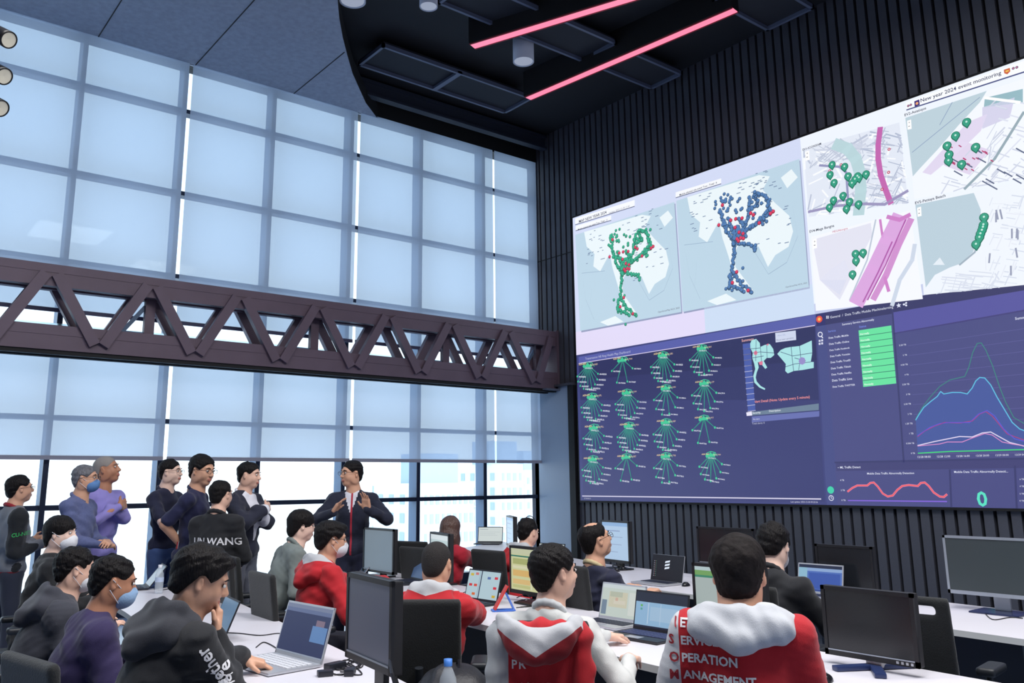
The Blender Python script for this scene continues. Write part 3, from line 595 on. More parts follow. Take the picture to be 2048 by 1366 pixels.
# ------------------------------------------------------------------ the city outside
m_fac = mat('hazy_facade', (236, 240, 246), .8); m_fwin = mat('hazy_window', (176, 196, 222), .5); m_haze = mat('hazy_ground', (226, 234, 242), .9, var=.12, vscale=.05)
tag(MB().span((-250, 30, -60.5), (420, 600, -60), m_haze).build('ground_city'), kind='structure')
def tower(pxl, pxr, pytop, D, lb, nf=34, nc=7, depth=16):
    a = onY(pxl, pytop, D); b = onY(pxr, pytop, D); x0, x1, zt_ = a[0], b[0], (a[2]+b[2])/2
    r = MB().span((x0, D, -60), (x1, D+depth, zt_), m_fac)
    fh = 3.1; wd = (x1-x0)/nc
    z = zt_-2.4
    while z > -26:
        for k in range(nc):
            xx = x0+wd*(k+.5); ww = wd*(.30 if k % 3 else .2)
            r.span((xx-ww, D-.12, z-1.1), (xx+ww, D-.02, z+.5), m_fwin)
        for k in range(4): r.span((x0-.12, D+2+k*3.6, z-1.1), (x0-.02, D+3.4+k*3.6, z+.5), m_fwin)
        r.span((x0-.2, D-.3, z-1.7), (x1+.2, D, z-1.5), m_fac)
        z -= fh
    o = r.build('apartment_tower'); tag(o, lb, 'building', 'hazy apartment towers outside')
    q = MB().span(((x0+x1)/2-4, D+3, zt_), ((x0+x1)/2+4, D+9, zt_+5), m_fwin); q.build('roof_block', o)
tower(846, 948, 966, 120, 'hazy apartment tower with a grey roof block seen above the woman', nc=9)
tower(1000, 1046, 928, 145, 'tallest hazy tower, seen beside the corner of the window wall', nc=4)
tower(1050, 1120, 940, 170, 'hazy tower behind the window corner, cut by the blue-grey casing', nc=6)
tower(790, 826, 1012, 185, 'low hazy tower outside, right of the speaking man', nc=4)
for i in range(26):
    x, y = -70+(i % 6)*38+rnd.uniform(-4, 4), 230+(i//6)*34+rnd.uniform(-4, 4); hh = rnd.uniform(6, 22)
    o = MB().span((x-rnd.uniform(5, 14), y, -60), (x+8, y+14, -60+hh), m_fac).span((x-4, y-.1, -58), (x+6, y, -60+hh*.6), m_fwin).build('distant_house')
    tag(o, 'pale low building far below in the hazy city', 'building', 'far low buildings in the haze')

# ------------------------------------------------------------------ desks: three curved rows
m_top = mat('white_laminate', (226, 224, 232), .35, var=.015, vscale=3); m_edge = mat('desk_edge', (214, 216, 214), .5); m_modesty = mat('charcoal_board', (52, 55, 64), .6); m_leg = mat('grey_steel', (120, 126, 134), .4, .4)
DT = .735
def desk(near, far, name_lb):
    pts = near+far[::-1]; cx_ = sum(p[0] for p in pts)/len(pts); cy_ = sum(p[1] for p in pts)/len(pts)
    r = empty('curved_desk', (cx_, cy_, 0), label=name_lb, cat='desk', group='curved rows of white desks')
    L = lambda p: (p[0]-cx_, p[1]-cy_)
    b = MB(); b.prism([L(p) for p in pts][::-1] if False else [L(p) for p in pts], DT-.035, DT, m_top, m_edge); b.build('tabletop', r)
    n = len(near)
    mp = [((a[0]*.4+c_[0]*.6), (a[1]*.4+c_[1]*.6)) for a, c_ in zip(near, far)]
    for p, q in zip(mp, mp[1:]):
        a, c_ = Vector((*L(p), .36)), Vector((*L(q), .36)); MB().bar(a, c_, .02, .62, m_modesty).build('modesty_panel', r)
    for a, c_ in zip(near, far):
        a, c_ = Vector((*L(a), 0)), Vector((*L(c_), 0)); d = (c_-a)
        q = MB(); s_, e_ = a+d*.15, a+d*.88
        for p in (s_, e_): q.box((p.x, p.y, .35), (.05, .05, .70), m_leg)
        q.bar((s_.x, s_.y, .03), (e_.x, e_.y, .03), .05, .04, m_leg).bar((s_.x, s_.y, .68), (e_.x, e_.y, .68), .05, .04, m_leg); q.build('leg_frame', r)
    return r
desk([(1.30, 1.7), (1.42, 2.9), (1.55, 4.2), (1.66, 5.2), (1.78, 6.4), (1.86, 7.55)], [(1.92, 1.7), (2.08, 3.0), (2.27, 4.2), (2.41, 5.22), (2.57, 6.46), (2.66, 7.7)], 'nearest curved white desk on the left carrying the big silver laptop')
desk([(3.16, .3), (3.20, 1.6), (3.23, 2.9), (3.30, 4.12), (3.40, 5.4), (3.5, 6.6), (3.54, 7.3)], [(3.96, .3), (4.08, 1.7), (4.13, 2.8), (4.20, 4.1), (4.33, 5.5), (4.45, 6.7), (4.54, 7.42)], 'middle curved white desk across the centre of the hall')
desk([(5.05, .3), (5.24, 2.05), (5.34, 3.4), (5.38, 5.0), (5.55, 6.4), (5.85, 7.7), (6.5, 9.2)], [(6.1, .3), (6.28, 2.3), (6.42, 3.6), (6.48, 5.2), (6.6, 6.5), (7.1, 8.2), (7.95, 9.95)], 'farthest curved white desk in front of the slatted wall')

# ------------------------------------------------------------------ monitors
m_bez = mat('black_plastic', (24, 25, 30), .38); m_bezs = mat('silver_plastic', (168, 176, 188), .35, .5); m_off = mat('dark_screen', (30, 33, 38), .22, spec=.6)
m_chrome = mat('satin_metal', (190, 194, 200), .3, .7); m_back = mat('monitor_back', (30, 30, 34), .6)
def ui(b, w_, h_, items, e=.0012):
    """flat shapes on a display: items (x0, y0, x1, y1, rgb) in 0..1, x from the viewer's left, y up"""
    for k, (x0, y0, x1, y1, rgb) in enumerate(items):
        X = -e*(1+k*.15)
        b.add([(X, w_/2-x0*w_, y0*h_), (X, w_/2-x1*w_, y0*h_), (X, w_/2-x1*w_, y1*h_), (X, w_/2-x0*w_, y1*h_)], [(0, 1, 2, 3)], em(rgb, .8))
def monitor(p, rz, w_, h_, zb0, lb, items=None, silver=False, stand='foot', bez=.018, tilt=0.0, buttons=False, offc=None):
    """p: table point under the screen; screen faces local -x; zb0 bottom of the screen"""
    r = empty('monitor', (p[0], p[1], DT), rz, lb, 'monitor', 'monitors on the desks')
    z0 = zb0-DT; mb_ = m_bezs if silver else m_bez
    R = Matrix.Rotation(-tilt, 3, 'Y')
    def tr3(b): b.v = [tuple(R @ (Vector(v)-Vector((0, 0, z0)))+Vector((0, 0, z0))) for v in b.v]; return b
    b = MB().span((.004, -w_/2, z0), (.045, w_/2, z0+h_), m_back, bev=.006)
    tr3(b).build('housing', r)
    b = MB()
    for q in (((-.004, -w_/2, z0), (.01, w_/2, z0+bez*1.5)), ((-.004, -w_/2, z0+h_-bez), (.01, w_/2, z0+h_)), ((-.004, -w_/2, z0), (.01, -w_/2+bez, z0+h_)), ((-.004, w_/2-bez, z0), (.01, w_/2, z0+h_))): b.span(q[0], q[1], mb_)
    if not items and not silver: b.span((-.006, -w_/2+bez, z0+bez*1.3), (-.003, w_/2-bez, z0+bez*1.6), m_bezs)
    tr3(b); bz = b.build('bezel', r)
    if buttons:
        q = MB()
        for k in range(4): q.lathe([(.007, 0), (.007, .003), (0, .004)], (0, 0, 0), m_chrome, 10, R=Matrix.Rotation(-PI/2, 3, 'Y')) if False else q.box((-.006, -w_/2+.03+k*.022, z0+bez*.75), (.005, .012, .012), m_chrome, bev=.004)
        tr3(q); q.build('button', bz)
    b = MB().span((.0, -w_/2+bez, z0+bez*1.5), (.006, w_/2-bez, z0+h_-bez), offc or m_off); 
    if items:
        bb = MB(); ui(bb, w_-2*bez, h_-2.5*bez, items); b.add([(v[0], v[1], v[2]+z0+bez*1.5) for v in bb.v], [], m_off)
        n0 = len(b.v)-len(bb.v)
        for f, mi_ in zip(bb.f, bb.m): b.f.append(tuple(i+n0 for i in f)); b.m.append(b.mi(bb.mats[mi_])); b.sm.append(False)
    tr3(b); b.build('display', r)
    q = MB()
    if stand == 'foot':
        q.span((.05, -.045, .012), (.075, .045, z0+h_*.5), m_bez, bev=.006); q.build('stand_neck', r)
        MB().span((-.09, -.13, 0), (.12, .13, .014), m_bez, bev=.005).build('stand_base', r)
    elif stand == 'plate':
        q.span((.05, -.05, .012), (.07, .05, z0+h_*.5), m_bezs, bev=.006); q.build('stand_neck', r)
        MB().span((-.10, -.15, 0), (.13, .15, .012), mat('blue_black', (44, 52, 84), .2), bev=.004).build('stand_base', r)
    elif stand == 'tripod':
        q.span((.02, -.038, .01), (.07, .038, z0+h_*.45), m_white, bev=.01); q.build('stand_neck', r)
        q = MB(); blu = mat('navy_feet', (36, 52, 96), .35)
        for a in (150, 215, 20, -30): q.bar((.03, 0, .014), (.03+.20*math.cos(math.radians(a)), .20*math.sin(math.radians(a)), .012), .05, .022, blu, bev=.008)
        q.build('stand_base', r)
    return r
G1 = (200, 214, 210)
ylw = [(0, 0, 1, 1, (214, 216, 164)), (0, .86, 1, 1, (206, 210, 176)), (0, .80, 1, .835, (40, 120, 104)), (.04, .62, .42, .76, (176, 182, 116)), (.48, .62, .96, .76, (182, 186, 122)), (.04, .52, .42, .58, (226, 224, 186)), (.04, .33, .42, .48, (226, 186, 112)), (.48, .33, .96, .48, (222, 200, 130)), (.04, .14, .42, .26, (228, 194, 128)), (.04, .05, .42, .12, (198, 200, 136)), (.48, .1, .96, .26, (198, 200, 140)), (.43, .03, .46, .78, (226, 226, 190))]
grn = [(0, 0, 1, 1, (176, 190, 188)), (0, .84, 1, .93, (120, 170, 100)), (0, .80, 1, .84, (60, 140, 110)), (0, .93, 1, 1, (190, 210, 214))]
blu = [(0, 0, 1, 1, (186, 214, 244)), (0, .9, 1, 1, (150, 188, 232)), (.1, .76, .7, .79, (150, 170, 210)), (.1, .6, .8, .62, (160, 180, 214)), (.1, .4, .75, .42, (160, 180, 214)), (.1, .2, .6, .22, (160, 180, 214))]
wht = [(0, 0, 1, 1, (196, 216, 218)), (0, .88, 1, 1, (226, 236, 240)), (.05, .78, .6, .80, (130, 160, 190)), (.05, .60, .9, .62, (170, 186, 196)), (.05, .45, .8, .47, (170, 186, 196)), (.05, .3, .85, .32, (170, 186, 196))]
pA = onD(692, 1290, 3.50); pB = onD(783, 1346, 3.12); M8 = ((float(pA[0]+pB[0])/2, float(pA[1]+pB[1])/2), math.atan2(-(pA[0]-pB[0]), pA[1]-pB[1]), float(math.hypot(*(pA-pB)[:2]))); print('M8', M8)
def midX(X_, a, b): A = onX(*a, X_); B_ = onX(*b, X_); return ((A[0]+B_[0])/2, (A[1]+B_[1])/2), abs(A[1]-B_[1])
monitor((3.9, 2.185), 0, .45, .315, .775, 'switched-off black monitor on a white post with navy feet, right foreground', stand='tripod', buttons=True)
monitor((6.08, 2.50), 0, .62, .375, .835, 'switched-off silver-framed monitor at the right edge on the far desk', silver=True, stand='plate', bez=.016, offc=mat('slate_screen', (62, 70, 74), .3))
monitor((6.15, 3.59), 0, .46, .325, .775, 'switched-off black monitor behind the open blue-screened laptop', buttons=True)
monitor((6.30, 4.78), 0, .60, .33, .85, 'switched-off black monitor left of the seated man in black, by the slatted wall')
monitor((4.12, 4.80), math.radians(-4), .60, .335, .79, 'monitor showing a yellow and orange table behind the man in the pale shirt', items=ylw)
monitor((4.30, 6.26), math.radians(-14), .46, .39, .77, 'lit monitor seen at a slant between the crew-cut man and the woman', items=wht)
monitor((4.20, 7.12), 0, .55, .40, .77, 'dark blue-lit monitor in front of the speaking man', offc=mat('sky_screen', (74, 104, 128), .12, spec=.9))
monitor(M8[0], M8[1], M8[2], .335, .895, 'large grey-screened monitor in the left foreground seen at a slant', offc=mat('grey_screen', (116, 120, 134), .3), bez=.02)
monitor((3.98, 3.02), math.radians(2), .46, .335, .80, 'monitor with a green banner half hidden by the hooded red jacket man', items=grn)
monitor((6.28, 6.08), math.radians(-8), .44, .40, .80, 'tall pale-blue lit monitor behind the balding man', items=blu)
monitor((6.3, 7.75), math.radians(-30), .5, .34, .86, 'monitor behind the red-hooded man by the window corner', items=blu)

# ------------------------------------------------------------------ laptops
m_lsil = mat('laptop_silver', (198, 200, 206), .35, .5); m_lblk = mat('laptop_black', (30, 32, 42), .4); m_key = mat('laptop_keys', (44, 48, 66), .5); m_keyw = mat('laptop_keys_white', (222, 224, 230), .5)
def laptop(p, rz, lb, w_=.33, dp=.225, open_=110, items=None, body=None, keys=None, scr=None, lidh=.22, z=DT):
    """p: table point under the hinge; user sits at local -x"""
    body = body or m_lsil; keys = keys or m_key
    r = empty('laptop', (p[0], p[1], z), rz, lb, 'laptop', 'laptops on the desks')
    MB().span((-dp, -w_/2, .003), (0, w_/2, .016), body, bev=.004).build('base', r)
    b = MB(); kw = (w_-.05)/13; kd = (dp*.50)/5
    for i in range(5):
        for j in range(13): b.box((-.03-kd*(i+.5), -w_/2+.025+kw*(j+.5), .0175), (kd*.82, kw*.84, .003), keys)
    b.build('keyboard', r)
    MB().span((-dp+.012, -.05, .0160), (-dp+.07, .05, .0168), mat('touchpad', (150, 152, 162), .3)).build('touchpad', r)
    t_ = math.radians(open_-90); R = Matrix.Rotation(t_, 3, 'Y')
    lid = MB().span((0, -w_/2, 0), (.007, w_/2, lidh), body, bev=.003)
    fr = MB()
    for q in (((-.0015, -w_/2+.002, .002), (0, w_/2-.002, .018)), ((-.0015, -w_/2+.002, lidh-.010), (0, w_/2-.002, lidh-.002)), ((-.0015, -w_/2+.002, .002), (0, -w_/2+.009, lidh-.002)), ((-.0015, w_/2-.009, .002), (0, w_/2-.002, lidh-.002))): fr.span(q[0], q[1], body if body is m_lsil and scr != 'blk' else m_lblk)
    ds = MB().span((-.0008, -w_/2+.009, .018), (0, w_/2-.009, lidh-.010), m_off if not isinstance(scr, bpy.types.Material) else scr)
    if items:
        bb = MB(); ui(bb, w_-.018, lidh-.028, items, .0013); n0 = len(ds.v); ds.v += [(v[0], v[1], v[2]+.018) for v in bb.v]
        for f, mi_ in zip(bb.f, bb.m): ds.f.append(tuple(i+n0 for i in f)); ds.m.append(ds.mi(bb.mats[mi_])); ds.sm.append(False)
    for nm, q in (('lid', lid), ('screen_frame', fr), ('display', ds)):
        q.v = [tuple(R @ Vector(v)+Vector((0, 0, .012))) for v in q.v]; q.build(nm, r)
    return r
def tw(x, y, z=DT): p = onZ(x, y, z); return (p[0], p[1])
rdm = [(0, 0, 1, 1, (188, 214, 224)), (.40, 0, .43, 1, (40, 50, 80)), (.36, 0, .37, 1, (120, 150, 180))]+[(x, y, x+.1, y+.09, c_) for x, y, c_ in ((.06, .80, (214, 190, 60)), (.22, .84, (214, 120, 120)), (.06, .42, (214, 50, 60)), (.22, .42, (226, 70, 50)), (.2, .1, (226, 110, 50)), (.84, .74, (220, 40, 60)), (.84, .38, (220, 40, 60)), (.84, .08, (214, 180, 50)), (.62, .72, (90, 120, 180)))]
exc = [(0, 0, 1, 1, (206, 218, 210)), (0, .88, 1, 1, (214, 224, 226)), (.18, .30, .62, .78, (214, 210, 186)), (.2, .62, .5, .78, (190, 196, 176)), (.66, .1, .9, .8, (220, 226, 220)), (.3, .4, .58, .52, (222, 216, 198)), (.02, .05, .14, .5, (120, 140, 160)), (.34, .5, .40, .6, (214, 180, 160))]
ffm = [(0, 0, 1, .72, (150, 190, 224)), (0, .72, 1, 1, (30, 40, 60)), (0, 0, 1, .05, (24, 34, 60)), (.1, .58, .14, .64, (100, 190, 90)), (.1, .48, .14, .54, (90, 170, 160)), (.3, .2, .9, .6, (168, 200, 228)), (.25, .1, .27, .7, (190, 214, 236)), (.5, .1, .51, .7, (190, 214, 236))]
elg = [(0, 0, 1, 1, (18, 20, 30))]+[(.06+.03*(k % 3), .10+.09*(k//3), .075+.03*(k % 3), .13+.09*(k//3), ((200, 210, 230), (160, 90, 90), (90, 170, 140))[k % 3]) for k in range(24)]
cod = [(0, 0, 1, 1, (84, 118, 196)), (0, .88, 1, 1, (30, 40, 70)), (0, 0, .2, .88, (150, 196, 220)), (.2, .76, 1, .88, (150, 180, 226)), (.24, .1, .96, .7, (60, 92, 180)), (.24, .02, .96, .07, (40, 64, 140))]
doc = [(0, 0, 1, 1, (222, 232, 230)), (.06, .84, .4, .87, (150, 160, 170)), (.06, .66, .9, .68, (190, 200, 204)), (.06, .54, .7, .56, (190, 200, 204)), (.06, .42, .8, .44, (190, 200, 204))]
nvy = [(0, 0, 1, 1, (38, 48, 92)), (0, .92, 1, 1, (120, 130, 160)), (0, .84, 1, .92, (96, 110, 150)), (.66, .3, .98, .62, (96, 136, 190)), (.72, .62, .9, .74, (130, 110, 130)), (0, 0, 1, .03, (150, 160, 180))]
laptop((1.97, 4.10), math.radians(6), 'big open silver laptop with a dark screen in the left foreground', .43, .28, 106, nvy, keys=m_keyw, lidh=.26)
laptop(tw(432, 1278), math.radians(-8), 'laptop half hidden behind the chin-resting man and his raised hand', .34, .23, 112, None, m_lblk, scr=mat('glare_screen', (128, 168, 204), .15, spec=.9))
laptop(tw(292, 1176), math.radians(-10), 'thin open laptop seen edge-on beside the water bottle on the left desk', .32, .22, 128, None, m_lblk, scr=mat('sheen_screen', (120, 142, 164), .2))
laptop(tw(722, 1148), math.radians(-20), 'small tilted laptop beneath the blue-lit monitor', .31, .22, 128, None, m_lsil, scr=MATS['sheen_screen'])
laptop(tw(838, 1164), math.radians(-4), 'dark-framed laptop with a blue-grey screen left of the crew-cut man', .34, .24, 112, None, m_lblk, scr=mat('blue_grey_screen', (92, 118, 156), .15, spec=.9))
laptop(tw(960, 1206), math.radians(4), 'laptop showing red and yellow boxes in front of the crew-cut man', .36, .24, 105, rdm, m_lblk)
laptop(tw(1240, 1246), math.radians(2), 'silver laptop with a pale spreadsheet beside the man in the pale shirt', .36, .24, 104, exc, m_lsil)
laptop((3.86, 3.42), math.radians(3), 'thick black laptop with a light blue window, next to the silver one', .38, .26, 102, ffm, m_lblk, keys=mat('blue_keys', (60, 66, 104), .5))
l9 = laptop(tw(1332, 1166), math.radians(-2), 'laptop with a black desktop and white three-bar logo on the far desk', .36, .24, 103, elg, m_lsil, scr='blk')
laptop((6.0, 3.72), math.radians(4), 'silver laptop with a blue code window in front of the man in black', .36, .24, 103, cod, m_lsil)
laptop(tw(980, 1087), math.radians(40), 'laptop with a near-white page on the far desk in front of the woman', .36, .25, 104, doc, m_lblk)
laptop((6.0, 6.75), math.radians(10), 'pale screen laptop between the red-hooded man and the balding man', .34, .23, 104, doc, m_lblk)
laptop((1.78, 2.78), math.radians(150), 'black laptop lid poking up at the bottom edge beside the blue-capped bottle', .36, .24, 108, None, m_lblk)
# white bars of the logo on the black desktop
b = MB(); R = Matrix.Rotation(math.radians(13), 3, 'Y')
for k in range(3):
    z_ = .098+k*.026; b.add([tuple(R @ Vector((-.0026, .030, z_))+Vector((0, 0, .012))), tuple(R @ Vector((-.0026, -.022, z_+.010))+Vector((0, 0, .012))), tuple(R @ Vector((-.0026, -.026, z_+.026))+Vector((0, 0, .012))), tuple(R @ Vector((-.0026, .026, z_+.016))+Vector((0, 0, .012)))], [(0, 1, 2, 3)], em((220, 230, 244)))
for ch in l9.children:
    if ch.name.startswith('display'): b.build('logo', ch)

# ------------------------------------------------------------------ small things on the desks
m_bot = bpy.data.materials.new('clear_plastic'); m_bot.use_nodes = True; t = m_bot.node_tree; bb = t.nodes['Principled BSDF']
bb.inputs['Base Color'].default_value = (.82, .9, .96, 1); bb.inputs['Roughness'].default_value = .08; bb.inputs['Alpha'].default_value = .32
m_cap = mat('blue_cap', (70, 130, 214), .4); m_capw = mat('white_cap', (226, 230, 238), .4)
def bottle(p, cap, lb, k=1.0):
    r = empty('water_bottle', (p[0], p[1], DT), 0, lb, 'bottle')
    MB().lathe([(0, .004), (.030, 0), (.033, .02), (.031, .05), (.033, .06), (.031, .075), (.033, .085), (.033, .13), (.030, .155), (.018, .185), (.013, .195), (.013, .20)], (0, 0, 0), m_bot, 24).build('bottle_body', r)
    MB().lathe([(.0155, .198), (.0155, .222), (0, .222)], (0, 0, 0), cap, 20).build('cap', r)
    MB().lathe([(.0335, .09), (.0335, .125)], (0, 0, 0), mat('bottle_label', (190, 206, 232), .5), 24).build('label_band', r)
bottle(tw(317, 1187), m_capw, 'clear water bottle with white cap on the left desk')
bottle((1.91, 2.72), m_cap, 'clear water bottle with blue cap at the bottom edge of the picture')
m_mouse = mat('mouse_black', (28, 28, 34), .25)
def mouse(p, rz, lb):
    b = MB(); vs = []; fs = []
    for i in range(9):
        for k in range(16):
            a = i/8*PI/2; q = k/16*2*PI; x = .055*math.cos(a)*math.cos(q); y = .031*math.cos(a)*math.sin(q); z_ = .033*math.sin(a)*(1-.25*x/.055); vs.append((x, y, z_))
    for i in range(8):
        for k in range(16): fs.append((i*16+k, i*16+(k+1) % 16, (i+1)*16+(k+1) % 16, (i+1)*16+k))
    b.add(vs, fs, m_mouse, True); o = b.build('mouse'); o.location = (p[0], p[1], DT); o.rotation_euler = (0, 0, rz); tag(o, lb, 'mouse')
    MB().box((.03, 0, .026), (.016, .006, .006), m_chrome, bev=.002).build('scroll_wheel', o)
mouse(tw(1001, 1236), 1.0, 'glossy black mouse at the desk corner beside the red stand')
mouse(tw(1372, 1172), .3, 'small dark mouse beside the black-desktop laptop')
mouse(tw(1652, 1362), .4, 'dark mouse at the bottom edge on the right desk')
m_cab = mat('black_cable', (20, 20, 26), .5)
def cable(pts, lb, r=.003, m=None, z=DT):
    P = [Vector((*tw(x, y), z+r+.0005+(h_ if len(q) else 0))) for (x, y, *q) in pts for h_ in [q[0] if q else 0]]
    Q = []
    for i in range(len(P)-1):
        p0, p1, p2, p3 = P[max(i-1, 0)], P[i], P[i+1], P[min(i+2, len(P)-1)]
        for k in range(6): u = k/6; Q.append(.5*((2*p1)+(-p0+p2)*u+(2*p0-5*p1+4*p2-p3)*u*u+(-p0+3*p1-3*p2+p3)*u**3))
    Q.append(P[-1]); return tag(MB().tube(Q, r, m or m_cab, 6).build('cable'), lb, 'cable')
cable([(440, 1266), (480, 1268), (520, 1272), (555, 1268), (585, 1270)], 'long thin dark cable lying across the left desk behind the silver laptop')
cable([(512, 1296), (526, 1286), (540, 1290), (556, 1300)], 'short curved cable plugged in behind the silver laptop', .003)
for i in range(7):
    x, y = 652+rnd.uniform(0, 60), 1312+rnd.uniform(0, 30)
    cable([(x, y), (x+rnd.uniform(10, 30), y-rnd.uniform(2, 12)), (x+rnd.uniform(20, 45), y+rnd.uniform(-4, 12)), (x+rnd.uniform(0, 30), y+rnd.uniform(8, 20)), (x-12, y+rnd.uniform(2, 14))], 'one of the tangled black cables beside the silver laptop').update({'group': 'tangled cables by the silver laptop'}) if False else tag(cable([(x, y), (x+rnd.uniform(10, 30), y-rnd.uniform(2, 12)), (x+rnd.uniform(20, 45), y+rnd.uniform(-4, 12)), (x+rnd.uniform(0, 30), y+rnd.uniform(8, 20)), (x-12, y+rnd.uniform(2, 14))], 'loose black cable in the tangle right of the silver laptop'), group='tangled cables by the silver laptop')
for i, (x, y, rz, s_) in enumerate(((670, 1338, .2, (.10, .05, .03)), (700, 1350, .9, (.08, .045, .03)), (650, 1352, -.3, (.07, .05, .025)))):
    o = MB().box((0, 0, s_[2]/2), s_, m_lblk, bev=.008).build('power_adapter'); p = tw(x, y); o.location = (p[0], p[1], DT); o.rotation_euler = (0, 0, rz)
    tag(o, 'black power brick %s the cable tangle' % ('behind', 'right of', 'in front of')[i], 'adapter', 'power bricks by the silver laptop')
for i in range(3):
    x, y = 324+i*8, 1172+i*3; tag(cable([(x-24, y+4), (x, y), (x+22, y-6), (x+40, y+2)], 'dark cable on the far end of the left desk'), group='cables at the far end of the left desk')
for i in range(5):
    x, y = 930+rnd.uniform(-20, 30), 1186+rnd.uniform(-6, 12); tag(cable([(x, y), (x+14, y-5), (x+26, y+6), (x+6, y+10)], 'dark cable looping on the middle desk by the slanted monitor'), group='cables on the middle desk')
for i in range(4):
    x, y = 1020+rnd.uniform(-6, 30), 1200+rnd.uniform(-4, 14); tag(cable([(x, y), (x+18, y-6), (x+30, y+6), (x+4, y+10)], 'dark cable under the yellow-lit monitor'), group='cables under the yellow monitor')
cable([(1966, 1222), (1985, 1240), (2020, 1236), (2046, 1238)], 'black cable draped over the silver monitor stand base')
# red tablet on a blue stand
p = tw(1003, 1222); r = empty('phone_stand', (p[0], p[1], DT), math.radians(-28), 'red phone leaning on a blue folding stand beside the mouse', 'phone stand')
MB().bar((-.05, 0, .01), (.04, 0, .165), .078, .010, mat('red_case', (214, 52, 44), .4), up=(-1, 0, .6), bev=.003).build('phone', r)
q = MB()
for s_ in (-1, 1): q.bar((-.06, s_*.035, .006), (.09, s_*.035, .006), .014, .008, mat('blue_stand', (70, 120, 214), .4)).bar((.085, s_*.035, .008), (.03, s_*.03, .12), .012, .006, MATS['blue_stand'])
q.bar((-.06, -.04, .006), (-.06, .04, .006), .014, .01, MATS['blue_stand']); q.build('stand', r)
# eyeglass-like headset on the far desk
p = tw(1240, 1142); r = empty('headset', (p[0], p[1], DT), .3, 'small black headset lying on the far desk beside the balding man', 'headset')
MB().tube([(.07*math.cos(a), .07*math.sin(a), .03+.02*math.sin(a)) for a in [PI*k/10 for k in range(11)]], .006, m_cab, 8).build('headband', r)
MB().lathe([(0, 0), (.03, 0), (.03, .03), (0, .034)], (.07, 0, .0), m_mouse, 16).lathe([(0, 0), (.03, 0), (.03, .03), (0, .034)], (-.07, 0, .0), m_mouse, 16).build('ear_cup', r)
# dark rucksack on the floor side of the first desk

